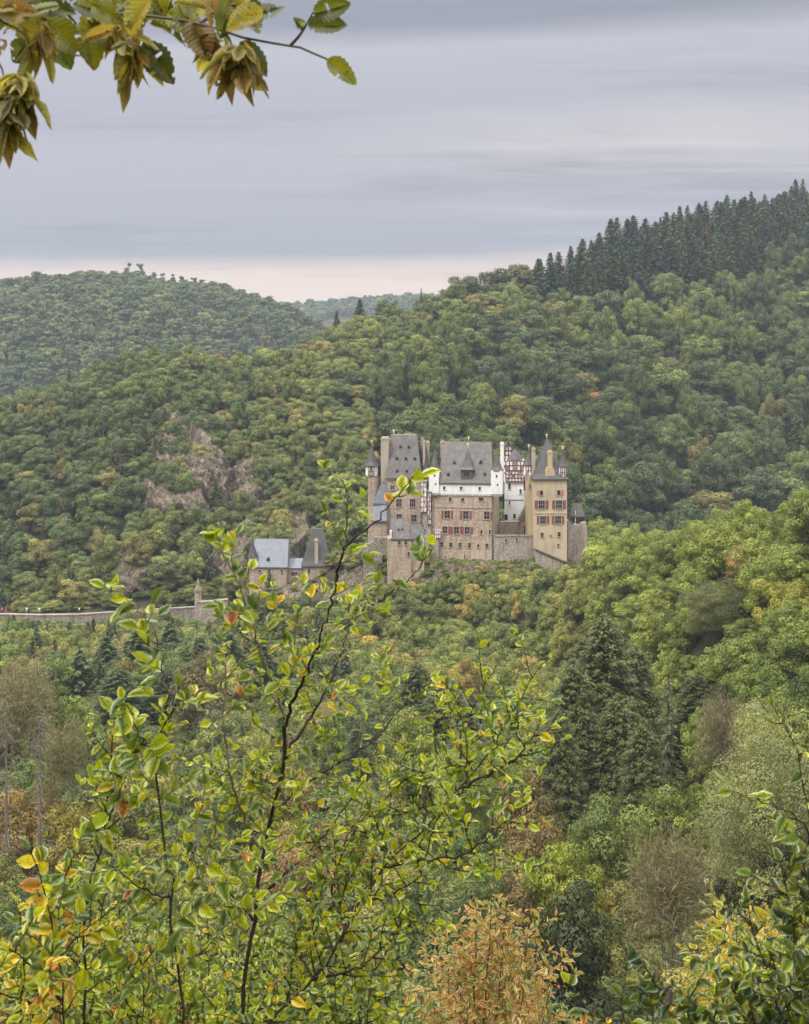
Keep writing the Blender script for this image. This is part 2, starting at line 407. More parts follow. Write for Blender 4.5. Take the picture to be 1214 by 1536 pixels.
ZK = -(850 - HY) / F * 293.0           # castle rock
ZB = -(893 - HY) / F * 302.0           # outer bailey
ZR = -(919 - HY) / F * 325.0           # road terrace
XB = (430 - CX) / F * 306.0
def terr(x, y):
    x = np.asarray(x, float); y = np.asarray(y, float)
    ye = np.maximum(y, 30.0); px = CX + F * x / ye
    px = np.clip(px, -900, 2200)
    zn = np.interp(y, NV[:, 0], NV[:, 1])
    zn = zn - np.clip(np.abs(x) - 60, 0, 100) * 0.0
    r = [zn,
         ridge(px, RA, 60, 0.30, 0.3, y) - H, ridge(px, RB, 40, 0.50, 0.5, y) - H,
         ridge(px, RD, 22, ([0, 350, 500, 800, 1214], [0.62, 0.62, 0.52, 0.56, 0.56]), 0.45, y) - H,
         ridge(px, RE, 10, 0.62, 0.85, y) - H]
    dk = np.clip(ell(x, y, 14.5, 309, 29.5, 20.5), 0, None) * 24
    r.append(np.where(dk > 0, ZK - 0.75 * dk, ZK))
    db = np.clip(ell(x, y, XB + .5, 308, 10.5, 9.0), 0, None) * 10
    r.append(np.where(db > 0, ZB - 1.3 * db, ZB))
    r = np.array(r); k = 3.0
    m = r.max(0)
    z = m + k * np.log(np.exp((r - m) / k).sum(0)) - 0.2
    # rough ground, calmer near the viewer
    amp = np.clip((y - 30) / 150, 0, 1) * 3.4 + 0.12
    n = fbm(np.stack([x / 34, y / 34, np.zeros_like(x)], -1).reshape(-1, 3), 4).reshape(x.shape) - 0.5
    z = z + amp * n * np.where(np.minimum(ell(x, y, 14.5, 309, 33, 24), ell(x, y, XB + .5, 308, 12, 11)) < 0, 0.0, 1.0) * np.where(y > 700, 2.2, 1.0)
    wk = np.clip(1 - np.clip(ell(x, y, 14.5, 309, 29.5, 20.5), 0, None) * 8, 0, 1)
    z = z * (1 - wk) + ZK * wk
    wr = np.clip(1.6 - np.abs(y - 324.5) / 4.2, 0, 1) * np.clip((350 - px) / 25, 0, 1) * np.clip((px + 160) / 60, 0, 1)
    z = z * (1 - wr) + ZR * wr
    # keep the viewer's standing ground level and well below the eye
    return H + z
def gz(x, y): return float(terr(np.array([x]), np.array([y]))[0])

def build_ground():
    na, nr = 300, 330
    an = np.linspace(R_(-62), R_(62), na); oy = -70.0
    rad = np.concatenate([np.linspace(6, 90, 56)[:-1], np.geomspace(90, 3300, nr - 55)])
    A, Rr = np.meshgrid(an, rad)
    x = Rr * np.sin(A); y = oy + Rr * np.cos(A)
    z = terr(x, y)
    v = np.stack([x, y, z], -1).reshape(-1, 3)
    i = np.arange(nr - 1)[:, None] * na + np.arange(na - 1)[None, :]
    f = np.stack([i, i + 1, i + na + 1, i + na], -1).reshape(-1, 4)
    m, g = material('forest floor')
    t = g.n('ShaderNodeTexCoord'); o = t.outputs['Object']
    a = g.noise(o, 0.12, 6, 0.65, 0.4); b = g.noise(o, 1.7, 5, 0.65)
    c = g.mix(g.ramp(a, [(0.4, (0, 0, 0)), (0.62, (1, 1, 1))]), (0.030, 0.036, 0.016), (0.075, 0.062, 0.038))
    c = g.mix(0.6, c, g.ramp(b, [(0.3, (0.45, 0.45, 0.4)), (0.7, (1.4, 1.35, 1.1))]), 'MULTIPLY')
    out(g, principled(g, c, 0.95, 0.1, b, 0.6, 0.3))
    me = mesh_np('ground', v, f, smooth=True)
    tag(link('ground', me, m), kind='structure')
build_ground()

# ------------------------------------------------------------------ the castle
class Bld:
    """a building whose front lower-left corner stands at pixel (px, py) and distance Y, front turned by yaw"""
    def __init__(s, name, label, cat, px, py, Y, yaw=0.0, group=None):
        s.px, s.py, s.Y, s.m = px, py, Y, Y / F
        s.c = math.cos(R_(yaw))
        s.o = empty(name, P(px, py, Y), R_(yaw))
        tag(s.o, label, cat, group)
    def X(s, px): return (px - s.px) * s.m / s.c
    def Z(s, py): return (s.py - py) * s.m
    def part(s, name, mb, mat, parent=None, smooth=False): return mb.build(name, M[mat], parent or s.o, smooth=smooth)

def window(b, px, py, wp, hp, bars=(1, 1), shutter=None, y=0.0, trim='trim', sw=None, arch=False, half=False):
    x, z, w_, h_ = b.X(px), b.Z(py), wp * b.m / b.c, hp * b.m
    x0, x1, z0, z1 = x - w_ / 2, x + w_ / 2, z - h_ / 2, z + h_ / 2
    t = 0.13 if wp > 5 else 0.10
    fr = MB()
    fr.box(x0 - t, x0, y - 0.10, y + 0.05, z0, z1); fr.box(x1, x1 + t, y - 0.10, y + 0.05, z0, z1)
    fr.box(x0 - t - .05, x1 + t + .05, y - 0.16, y + 0.05, z0 - t, z0)
    if arch:
        n = 8; r = w_ / 2
        for i in range(n):
            a0, a1 = math.pi * i / n, math.pi * (i + 1) / n
            fr.prism([(x + r * math.cos(a0), z1 + r * math.sin(a0)), (x + (r + t) * math.cos(a0), z1 + (r + t) * math.sin(a0)),
                      (x + (r + t) * math.cos(a1), z1 + (r + t) * math.sin(a1)), (x + r * math.cos(a1), z1 + r * math.sin(a1))], y - 0.10, y + 0.05)
    else:
        fr.box(x0 - t, x1 + t, y - 0.10, y + 0.05, z1, z1 + t)
    wo_ = b.part('window', fr, trim)
    g = MB()
    if arch:
        pol = [(x0, z0), (x1, z0)] + [(x + w_ / 2 * math.cos(math.pi * i / 8), z1 + w_ / 2 * math.sin(math.pi * i / 8)) for i in range(9)]
        g.prism(pol, y - 0.02, y + 0.02)
    else:
        g.box(x0, x1, y - 0.02, y + 0.02, z0, z1)
    b.part('pane', g, 'glass', wo_)
    if bars:
        br = MB()
        for i in range(bars[0]):
            xx = x0 + w_ * (i + 1) / (bars[0] + 1); br.box(xx - .05, xx + .05, y - 0.07, y - 0.021, z0, z1)
        for i in range(bars[1]):
            zz = z0 + h_ * (i + 1) / (bars[1] + 1); br.box(x0, x1, y - 0.066, y - 0.022, zz - .045, zz + .045)
        if br.v: b.part('glazing_bars', br, 'frame', wo_)
    if shutter:
        k = sw * b.m if sw else w_ * 0.5
        for sgn in (-1, 1):
            if half and sgn == half: continue
            xa = x0 - t - 0.03 - k if sgn < 0 else x1 + t + 0.03
            sm = MB(); sm.box(xa, xa + k, y - 0.07, y - 0.003, z0 - .04, z1 + .04)
            for q in range(5):
                zz = z0 + h_ * (q + 0.5) / 5; sm.box(xa + .06, xa + k - .06, y - 0.095, y - 0.07, zz - h_ * 0.03, zz + h_ * 0.03)
            b.part('shutter', sm, shutter, wo_)
    return wo_

def timber(b, x0, x1, z0, z1, y, cols, rows, parent=None, wd=0.16, cross=(), face='x'):
    """exposed beams on a plastered face"""
    mb = MB(); dp = (y - 0.045, y + 0.03)
    dx, dz_ = (x1 - x0) / cols, (z1 - z0) / rows
    for i in range(cols + 1): mb.bar((x0 + dx * i, z0), (x0 + dx * i, z1), wd, dp)
    dp2 = (y - 0.050, y + 0.03)
    for j in range(rows + 1): mb.bar((x0 - wd / 2, z0 + dz_ * j), (x1 + wd / 2, z0 + dz_ * j), wd, dp2)
    dp3 = (y - 0.040, y + 0.03)
    for i, j, d in cross:
        a, c = x0 + dx * i, z0 + dz_ * j
        if d in '/x': mb.bar((a, c), (a + dx, c + dz_), wd * .8, dp3)
        if d == 'x': dp3b = (y - 0.036, y + 0.03); mb.bar((a, c + dz_), (a + dx, c), wd * .8, dp3b)
        if d == '\\': mb.bar((a, c + dz_), (a + dx, c), wd * .8, dp3)
    return b.part('timber_frame', mb, 'timber', parent)

def hip_roof(mb, x0, x1, y0, y1, z0, zr, rx0, rx1, ry=None, flare=0.0, rw=0.0):
    """eaves rectangle, ridge from rx0 to rx1 (rw half thickness of a flat top), slight kick at the eaves"""
    ym = (y0 + y1) / 2 if ry is None else ry
    zf = z0 + (zr - z0) * 0.13; k = 0.13 + flare
    i = lambda a, c: a + (c - a) * k
    e = [(x0, y0, z0), (x1, y0, z0), (x1, y1, z0), (x0, y1, z0)]
    mid = [(i(x0, rx0), i(y0, ym - rw), zf), (i(x1, rx1), i(y0, ym - rw), zf), (i(x1, rx1), i(y1, ym + rw), zf), (i(x0, rx0), i(y1, ym + rw), zf)]
    top = [(rx0, ym - max(rw, .02), zr), (rx1, ym - max(rw, .02), zr), (rx1, ym + max(rw, .02), zr), (rx0, ym + max(rw, .02), zr)]
    lo = [(a, c, z0 - 0.18) for a, c, _ in e]
    fs = [(3, 2, 1, 0), (8 + 4, 13, 14, 15)]
    fs = [(3, 2, 1, 0), (12, 13, 14, 15)]
    for q in range(3):
        for j in range(4):
            fs.append((q * 4 + j, q * 4 + (j + 1) % 4, q * 4 + 4 + (j + 1) % 4, q * 4 + 4 + j))
    mb.add(lo + e + mid + top, fs)
    return mb

def cone(mb, x, y, z0, z1, r, n=12, a0=0.0):
    h = z1 - z0
    return mb.lathe(x, y, [(r * 0.97, z0 - 0.06), (r, z0), (r * 0.74, z0 + h * .17), (r * 0.42, z0 + h * .5), (r * .16, z0 + h * .82), (0.03, z1)], n, a0)

def finial(b, x, y, z, parent=None):
    f = MB(); f.lathe(x, y, [(0.035, z - .1), (0.035, z + .35), (0.12, z + .42), (0.16, z + .55), (0.11, z + .68), (0.03, z + .74), (0.02, z + 1.25)], 8)
    f.box(x - 0.3, x + 0.3, y - 0.02, y + 0.02, z + 0.86, z + 1.08)
    return b.part('finial', f, 'gold', parent)

def dormer(b, px, py, wp, hp, yfront, slope_y):
    """small slate dormer: front at yfront(z)"""
    x, z, w_, h_ = b.X(px), b.Z(py), wp * b.m, hp * b.m
    y = slope_y(z - h_ / 2) - 0.12
    d = MB(); d.prism([(x - w_ / 2, z - h_ / 2), (x + w_ / 2, z - h_ / 2), (x + w_ / 2 + .02, z + h_ * .15), (x, z + h_ * .6), (x - w_ / 2 - .02, z + h_ * .15)], y, y + 1.6)
    o = b.part('dormer', d, 'slate_dark')
    g = MB(); g.box(x - w_ * .3, x + w_ * .3, y - .03, y + .02, z - h_ * .38, z + h_ * .12)
    b.part('pane', g, 'glass', o)

def chimney(b, px0, px1, py0, py1, y0, y1, mat='buff', cap=True):
    c = MB(); c.box(b.X(px0), b.X(px1), y0, y1, b.Z(py0), b.Z(py1))
    if cap:
        e = 0.09; z = b.Z(py1)
        c.box(b.X(px0) - e, b.X(px1) + e, y0 - e, y1 + e, z - 0.35, z - 0.12)
        c.box(b.X(px0) + .1, b.X(px1) - .1, y0 + .1, y1 - .1, z, z + .22)
    return b.part('chimney', c, mat)

# ---- A: tall grey-roofed stone house on the left
A = Bld('tower_house', 'tall stone tower house with a steep grey slate hip roof and a wide chimney', 'house', 581, 852, 300, -5)
wA, dA = A.X(631), 11.0
A.part('wall', MB().box(0, wA, 0, dA, 0, A.Z(718)), 'stone')
ze, zr_ = A.Z(717), A.Z(653.5)
r_ = MB(); hip_roof(r_, -0.35, wA + .3, -0.35, dA + .35, ze, zr_, A.X(584), A.X(623), rw=0.9)
A.part('roof', r_, 'slate')
cap_ = MB(); hip_roof(cap_, A.X(583.2), A.X(624), dA / 2 - 1.25, dA / 2 + 1.25, A.Z(661), zr_ + .06, A.X(585), A.X(622), rw=0.7)
A.part('ridge_cap', cap_, 'slate_blue')
slA = lambda z: -0.35 + (dA / 2 - 0.9 + 0.35) * min(1, max(0, (z - ze) / (zr_ - ze)))
for px, py in ((599, 671), (611.7, 671), (594.5, 688), (608, 688), (621.7, 688), (596, 706), (610, 706), (623, 706)):
    dormer(A, px, py, 4.0, 4.6, None, slA)
chimney(A, 570.5, 582, 730, 657.5, 1.5, 4.2, 'buff')
co = MB(); co.prism([(A.X(569.5), A.Z(717)), (A.X(572.5), A.Z(724)), (A.X(582), A.Z(727)), (A.X(582), A.Z(717))], 1.3, 4.4); A.part('chimney_corbel', co, 'stone_grey')
cn = MB(); cn.box(-0.2, wA + .2, -0.2, -0.003, A.Z(720.5), A.Z(718.5)); A.part('cornice', cn, 'stone_grey')
for px, py, ww, hh in ((589, 731, 6, 6), (614, 730, 8, 8), (598.6, 754, 8, 12), (619, 754, 8, 12), (599, 776, 8, 10), (621, 777, 8, 11)):
    window(A, px, py, ww, hh, (2, 1) if hh > 9 else (1, 1))
chimney(A, 633, 636, 700, 662, 3.0, 4.0, 'trim'); chimney(A, 637.2, 641.5, 705, 664, 4.5, 6.0, 'buff')
chimney(A, 628.6, 631.5, 680, 659, 6.2, 7.4, 'stone_grey')
gb = MB(); gb.prism([(A.X(625), A.Z(718)), (A.X(640), A.Z(718)), (A.X(640), A.Z(690)), (A.X(633), A.Z(668)), (A.X(626), A.Z(690))], 4.2, 8); A.part('side_gable', gb, 'slate_dark')
# round turret at its left corner
tm = MB(); tm.lathe(A.X(559), 2.2, [(1.22, A.Z(850)), (1.22, A.Z(716)), (1.35, A.Z(714.6))], 18)
tu = A.part('turret', tm, 'stone_tan', smooth=False)
t2 = MB(); t2.lathe(A.X(556.3), 2.2, [(0.9, A.Z(718)), (1.38, A.Z(714.4)), (1.46, A.Z(699.6))], 8, R_(22.5)); A.part('plaster_storey', t2, 'white', tu)
t3 = MB(); cone(t3, A.X(556.3), 2.2, A.Z(699.5), A.Z(668), 1.75, 14); A.part('turret_roof', t3, 'slate_dark', tu)
timber(A, A.X(552), A.X(560.5), A.Z(713.5), A.Z(700.5), 2.2 - 1.40, 3, 2, tu, 0.11, ((0, 0, '/'), (2, 0, '\\'), (1, 1, 'x')))
t4 = MB(); t4.prism([(A.X(561), A.Z(735)), (A.X(574), A.Z(735)), (A.X(574), A.Z(716)), (A.X(564), A.Z(690)), (A.X(563.2), A.Z(716))], 3.1, 7.5); A.part('rear_roof', t4, 'slate_dark')
sm_ = MB(); sm_.box(A.X(561), A.X(581), 3.0, 8.0, A.Z(850), A.Z(717.6)); A.part('side_wall', sm_, 'stone_tan')
finial(A, A.X(556.3), 2.2, A.Z(668.2), tu); finial(A, A.X(587), dA / 2, zr_ + .05)

# ---- lean-to roofs between turret and house
Lt = Bld('lean_to_house', 'low stone lean-to with blue grey slate roofs left of the tall tower house', 'house', 558, 850, 296, 0)
Lt.part('wall', MB().box(0, Lt.X(580.3), 0.4, 4, 0, Lt.Z(778)), 'stone_tan')
rf = MB()
rf.add([(Lt.X(556.5), 0, Lt.Z(781)), (Lt.X(580.3), 0, Lt.Z(781)), (Lt.X(580.3), 3.6, Lt.Z(755)), (Lt.X(560), 3.6, Lt.Z(757)),
        (Lt.X(556.5), 0, Lt.Z(783)), (Lt.X(580.3), 0, Lt.Z(783)), (Lt.X(580.3), 4, Lt.Z(783)), (Lt.X(560), 4, Lt.Z(783))],
       [(0, 1, 2, 3), (0, 4, 5, 1), (1, 5, 6, 2), (2, 6, 7, 3), (3, 7, 4, 0), (4, 7, 6, 5)])
Lt.part('roof', rf, 'slate_mid')
rg = MB()
rg.add([(Lt.X(558.5), 2.9, Lt.Z(757)), (Lt.X(580.3), 2.9, Lt.Z(757)), (Lt.X(580.3), 4.6, Lt.Z(728)), (Lt.X(571), 4.6, Lt.Z(729)),
        (Lt.X(558.5), 2.9, Lt.Z(759)), (Lt.X(580.3), 2.9, Lt.Z(759)), (Lt.X(580.3), 4.9, Lt.Z(759)), (Lt.X(571), 4.9, Lt.Z(759))],
       [(0, 1, 2, 3), (0, 4, 5, 1), (1, 5, 6, 2), (2, 6, 7, 3), (3, 7, 4, 0), (4, 7, 6, 5)])
Lt.part('roof', rg, 'slate_mid')
window(Lt, 573, 815, 4, 5, (0, 0), y=0.4)

# ---- front annex
Fx = Bld('annex_house', 'small tan stone annex with two slate roofs in front of the tower house', 'house', 581.5, 876, 287, 2)
wF = Fx.X(637)
Fx.part('wall', MB().box(0, Fx.X(617), 0, 5.5, -3.0, Fx.Z(808)).box(Fx.X(617), wF, 0.5, 5.5, -3.0, Fx.Z(808)), 'stone_tan')
for (a, c, e0, y0, d, r0, r1, zt) in ((586, 618, 808.3, -0.2, 3.6, 586.5, 608, 780.5), (615.5, 638, 809, 0.3, 3.2, 617, 633.5, 789.5)):
    rm = MB(); zz, zq = Fx.Z(e0), Fx.Z(zt)
    rm.add([(Fx.X(a), y0, zz), (Fx.X(c), y0, zz), (Fx.X(c), y0 + d + 2, zz), (Fx.X(a), y0 + d + 2, zz), (Fx.X(r0), y0 + d, zq), (Fx.X(r1), y0 + d, zq),
            (Fx.X(a), y0, zz - .2), (Fx.X(c), y0, zz - .2), (Fx.X(c), y0 + d + 2, zz - .2), (Fx.X(a), y0 + d + 2, zz - .2)],
           [(0, 1, 5, 4), (1, 2, 5), (2, 3, 4, 5), (3, 0, 4), (0, 6, 7, 1), (1, 7, 8, 2), (2, 8, 9, 3), (3, 9, 6, 0), (6, 9, 8, 7)])
    Fx.part('roof', rm, 'slate_dark' if a > 600 else 'slate')
for px, py in ((598.5, 795), (604, 795)): dormer(Fx, px, py, 3, 2.6, None, lambda z: -0.2 + 3.6 * (z - Fx.Z(808.3)) / (Fx.Z(780.5) - Fx.Z(808.3)))
for px, py, ww, hh in ((599.3, 814, 4, 6.5), (609, 813.5, 4, 7), (613.3, 831, 3.6, 6)): window(Fx, px, py, ww, hh, (0, 1))
for px, py, ww, hh in ((625, 813.5, 3, 4.5), (635, 825, 2.6, 5)): window(Fx, px, py, ww, hh, (0, 0), y=0.5)
chimney(Fx, 585, 587.6, 808, 796, -0.1, 1.0, 'white', False)

# ---- stair strip between A and B with two timbered oriels and a dark spire
S = Bld('stair_tower', 'narrow stone stair tower with timbered oriels and dark spire between the two big houses', 'tower', 633, 856, 294.6, 0)
S.part('wall', MB().box(0, S.X(648.6), 0, 4, -1.0, S.Z(767)), 'stone_grey')
S.part('wall', MB().box(S.X(631.4), S.X(648.6), 1.0, 4.2, S.Z(767), S.Z(711)), 'slate_dark')
for (a, c, t_, b_, y_) in ((631.2, 640.6, 722, 768, -0.3), (641.0, 647.2, 738, 786.5, -0.25)):
    om = MB().box(S.X(a), S.X(c), y_, 1.2, S.Z(b_), S.Z(t_)); oo = S.part('oriel', om, 'white')
    n_ = 6 if a < 640 else 7
    timber(S, S.X(a) + .06, S.X(c) - .06, S.Z(b_) + .06, S.Z(t_) - .06, y_, 2, n_, oo, 0.12, tuple((i % 2, j, '/' if (i + j) % 2 else '\\') for j, i in zip(range(0, n_, 1), (0, 1, 1, 0, 0, 1, 0))))
    rf = MB(); rf.add([(S.X(a) - .15, y_ - .2, S.Z(t_)), (S.X(c) + .15, y_ - .2, S.Z(t_)), (S.X(c) + .15, 1.4, S.Z(t_)), (S.X(a) - .15, 1.4, S.Z(t_)), (S.X(a), 0.6, S.Z(t_ - 5)), (S.X(c), 0.6, S.Z(t_ - 5))],
                      [(0, 1, 5, 4), (1, 2, 5), (2, 3, 4, 5), (3, 0, 4), (3, 2, 1, 0)]); S.part('oriel_roof', rf, 'slate_blue', oo)
window(S, 637.5, 795, 2.4, 3, (0, 0)); window(S, 643.5, 775, 2, 3, (0, 0), y=-0.25)
sp = MB(); cone(sp, S.X(640.4), 2.6, S.Z(712), S.Z(672), 1.0, 10); S.part('spire', sp, 'slate_dark')
pp = MB().box(S.X(646.8), S.X(647.6), -0.14, -0.003, -0.5, S.Z(788)).box(S.X(633.3), S.X(634.0), -0.14, -0.003, -0.5, S.Z(769)); S.part('drainpipe', pp, 'lead')

# ---- B: the main house
B = Bld('great_house', 'broad stone great house with white upper storey, red shutters and huge slate roof', 'house', 648.5, 857, 295, -11)
wB, dB = B.X(738), 11.5
B.part('wall', MB().box(0, wB, 0, dB, -3.0, B.Z(739)), 'stone')
B.part('plaster_storey', MB().box(-0.28, wB + .28, -0.28, dB, B.Z(740), B.Z(722)), 'white')
fz = MB(); n = 34
for i in range(n):
    xc = -0.2 + (wB + .4) * (i + .5) / n; q = (wB + .4) / n * .36
    fz.prism([(xc - q, B.Z(740)), (xc + q, B.Z(740)), (xc + q * .5, B.Z(742.6)), (xc - q * .5, B.Z(742.6))], -0.27, -0.004)
B.part('arched_frieze', fz, 'white')
ze, zr_ = B.Z(723.5), B.Z(664)
rB = MB(); hip_roof(rB, B.X(657.6) - 0.15, B.X(737.6) + .2, -0.55, dB + .5, ze, zr_, B.X(660), B.X(731.5), rw=0.25)
B.part('roof', rB, 'slate')
slB = lambda z: -0.55 + (dB / 2 + 0.3) * min(1, max(0, (z - ze) / (zr_ - ze)))
for px, py, ww, hh in ((679, 694, 4.2, 5), (718.5, 693, 4.6, 6), (672, 711, 4, 5), (726, 710, 4, 5)): dormer(B, px, py, ww, hh, None, slB)
# central roof turret
tb = MB().box(B.X(691.5), B.X(708.5), -0.05, 3.2, B.Z(722), B.Z(703.5)); tt = B.part('roof_turret', tb, 'slate_dark')
cx_ = B.X(700); hw = B.X(711) - cx_
pr = MB(); z0 = B.Z(704); zq = B.Z(672)
prof = [(1.0, 0), (0.72, 0.14), (0.42, 0.45), (0.2, 0.78), (0.02, 1.0)]
vs_ = []; 
for k_, h_ in prof:
    for sx, sy in ((-1, -1), (1, -1), (1, 1), (-1, 1)): vs_.append((cx_ + sx * hw * k_, 1.55 + sy * 1.9 * k_, z0 + (zq - z0) * h_))
pr.add(vs_, [(3, 2, 1, 0), (16, 17, 18, 19)] + [(j * 4 + i, j * 4 + (i + 1) % 4, j * 4 + 4 + (i + 1) % 4, j * 4 + 4 + i) for j in range(4) for i in range(4)])
B.part('turret_roof', pr, 'slate', tt); finial(B, cx_, 1.55, zq, tt)
for xa in (696.6, 700.3): B.part('pane', MB().box(B.X(xa), B.X(xa + 2.7), -0.09, -0.04, B.Z(713), B.Z(707.5)), 'glass', tt)
# white corner turrets
for (a, c, rx, tip, e, cn) in ((644.2, 659.0, 650.5, 674, 705.2, 651.5), (736.2, 752.5, 742, 678, 704.5, 743)):
    tw = B.X(c) - B.X(a)
    tm = MB().box(B.X(a), B.X(c), -0.62, tw - .7, B.Z(739.5), B.Z(e)); tu = B.part('corner_turret', tm, 'white')
    cm = MB().box(B.X(a) + .15, B.X(c) - .15, -0.5, tw - .9, B.Z(742.5), B.Z(739.5)); B.part('corbel', cm, 'trim', tu)
    cm = MB(); cone(cm, (B.X(a) + B.X(c)) / 2, tw / 2 - .66, B.Z(e), B.Z(tip), tw * .60, 8, R_(22.5)); B.part('turret_roof', cm, 'slate', tu)
    B.part('pane', MB().box(B.X(rx + 2.5) - .17, B.X(rx + 2.5) + .17, -0.65, -0.6, B.Z(714.5), B.Z(710.5)), 'glass', tu)
    B.part('pane', MB().box(B.X(rx + 4) - .15, B.X(rx + 4) + .15, -0.65, -0.6, B.Z(727), B.Z(724)), 'glass', tu)
chimney(B, 745.4, 750.2, 712, 665, 4.6, 5.6, 'white'); chimney(B, 653, 657.5, 690, 664, 6.6, 7.8, 'stone_grey')
finial(B, B.X(697), dB / 2, zr_ + .02)
for px in (667, 692, 719.5): window(B, px, 731.3, 3.4, 5, (0, 0), y=-0.28, trim='white')
for px, py, ww, hh in ((675.5, 748.3, 4, 5.5), (694, 748.8, 4, 5), (721, 747.3, 7, 5.2)): window(B, px, py, ww, hh, (0, 0))
for px, hf in ((671, 0), (698.7, 0), (729.5, -1)): window(B, px, 771.3, 8, 11.5, (1, 1), 'red', sw=3.6, half=hf)
for px, hf in ((667.7, -1), (684.8, 0), (700.6, 0)): window(B, px, 794.5, 7.4, 10.5, (1, 1), 'red', sw=3.5, half=hf)
for px, py in ((721.5, 796.5), (734, 796)): window(B, px, py, 2.6, 6.5, (0, 0))
for px in (663, 676.5, 690, 704): window(B, px, 816.5, 4.6, 6.6, (0, 1))
window(B, 717, 817.5, 3, 3.4, (0, 0), arch=True); window(B, 729.7, 816.5, 4.4, 6, (0, 1))
for px, py in ((668, 837), (697, 834)): window(B, px, py, 1.4, 8, (0, 0))
om = MB().box(B.X(653), B.X(661.8), -0.75, 0.0, B.Z(806.5), B.Z(795)); oo = B.part('oriel', om, 'white')
timber(B, B.X(653) + .08, B.X(661.8) - .08, B.Z(806.3), B.Z(795.2), -0.75, 3, 2, oo, 0.10)
om = MB().box(B.X(650), B.X(658.5), -0.6, -0.003, -3, B.Z(808)); B.part('buttress', om, 'stone_grey')
pp = MB().box(B.X(737.4), B.X(738.2), -0.16, -0.004, -1, B.Z(742)); B.part('drainpipe', pp, 'lead')
st_ = MB().box(-0.05, wB + .05, -0.09, -0.002, B.Z(761), B.Z(759.8)); B.part('string_course', st_, 'stone_grey')

# ---- C: half-timbered house behind
C_ = Bld('half_timbered_house', 'white plastered house with red half-timbered top storey and polygonal slate cap', 'house', 757, 806, 306, -4)
C_.part('wall', MB().box(0, C_.X(785.5), 0, 6, 0, C_.Z(722.5)), 'white')
lw = MB().box(C_.X(785.7), C_.X(800), 2.0, 6, 0, C_.Z(737)); C_.part('side_wing', lw, 'white')
lw = MB().box(C_.X(785.9), C_.X(799), 2.3, 6, C_.Z(737), C_.Z(697)); C_.part('side_wing', lw, 'dark_timber')
up = MB().box(C_.X(758.6), C_.X(786.6), -0.35, 6, C_.Z(722.5), C_.Z(690.5)); uo = C_.part('timbered_storey', up, 'white')
timber(C_, C_.X(759), C_.X(786.2), C_.Z(722), C_.Z(706.3), -0.35, 6, 3, uo, 0.22, ((0, 0, '/'), (5, 0, '\\'), (1, 2, '\\'), (4, 2, '/'), (2, 1, 'x')))
timber(C_, C_.X(759), C_.X(786.2), C_.Z(705.7), C_.Z(691), -0.35, 5, 2, uo, 0.24, ((0, 0, 'x'), (4, 0, 'x'), (2, 1, '/')))
gm = MB()
for a, c, t_, b_ in ((768.5, 777, 692.5, 697.5), (769, 776.5, 700, 704.5), (762.5, 766, 708, 714.5), (777.5, 784, 708, 714)): C_.part('pane', MB().box(C_.X(a), C_.X(c), -0.415, -0.39, C_.Z(b_), C_.Z(t_)), 'frame', uo)
cp = MB(); cp.lathe(C_.X(773), 2.0, [(2.15, C_.Z(691)), (1.75, C_.Z(687)), (0.9, C_.Z(680)), (0.05, C_.Z(674))], 6, R_(30)); C_.part('cap_roof', cp, 'slate_dark')
gbm = MB().prism([(C_.X(752), C_.Z(722)), (C_.X(779), C_.Z(722)), (C_.X(779), C_.Z(697)), (C_.X(763), C_.Z(662.5)), (C_.X(752), C_.Z(690))], 3.4, 9); go = C_.part('gable', gbm, 'white')
tg = MB(); dp = (3.34, 3.41)
for a, c, d, e in ((752, 690, 763, 663), (763, 663, 779, 697), (752, 690, 770, 690), (754, 684, 772, 684), (757, 677, 769, 677), (760, 670, 766, 670), (758, 690, 758, 677), (763, 690, 763, 666), (768, 690, 768, 677), (752, 690, 760, 677), (774, 690, 765, 676),
                   (752, 700, 760, 700), (752, 711, 760, 711), (755, 720, 755, 690), (752, 700, 758, 690), (752, 711, 758, 700)):
    tg.bar((C_.X(a), C_.Z(c)), (C_.X(d), C_.Z(e)), 0.24, dp); dp = (dp[0] - .002, dp[1])
C_.part('timber_frame', tg, 'timber', go)
rm = MB(); rm.prism([(C_.X(763), C_.Z(661)), (C_.X(780.5), C_.Z(697.5)), (C_.X(779), C_.Z(699)), (C_.X(762.4), C_.Z(664))], 3.1, 9.2)
rm.prism([(C_.X(763), C_.Z(661)), (C_.X(751), C_.Z(690)), (C_.X(751.6), C_.Z(691.5)), (C_.X(763.2), C_.Z(664))], 3.1, 9.2); C_.part('roof', rm, 'slate')
for px, py, ww, hh, ar in ((764.5, 730, 4, 7, True), (781, 737, 3, 7, False), (764.7, 753.5, 2, 7, False), (772, 774, 4, 6.5, False)): window(C_, px, py, ww, hh, (0, 1), trim='white', arch=ar)
window(C_, 759.3, 777, 5, 6, (0, 0), trim='stone_grey', arch=True)
dk = MB().box(C_.X(754.2), C_.X(757), 0.3, 2, C_.Z(764), C_.Z(724)); C_.part('dark_timber_bay', dk, 'dark_timber')
st_ = MB().box(0, C_.X(785.5), -0.08, -0.002, C_.Z(750.4), C_.Z(749.2)); C_.part('string_course', st_, 'frame')

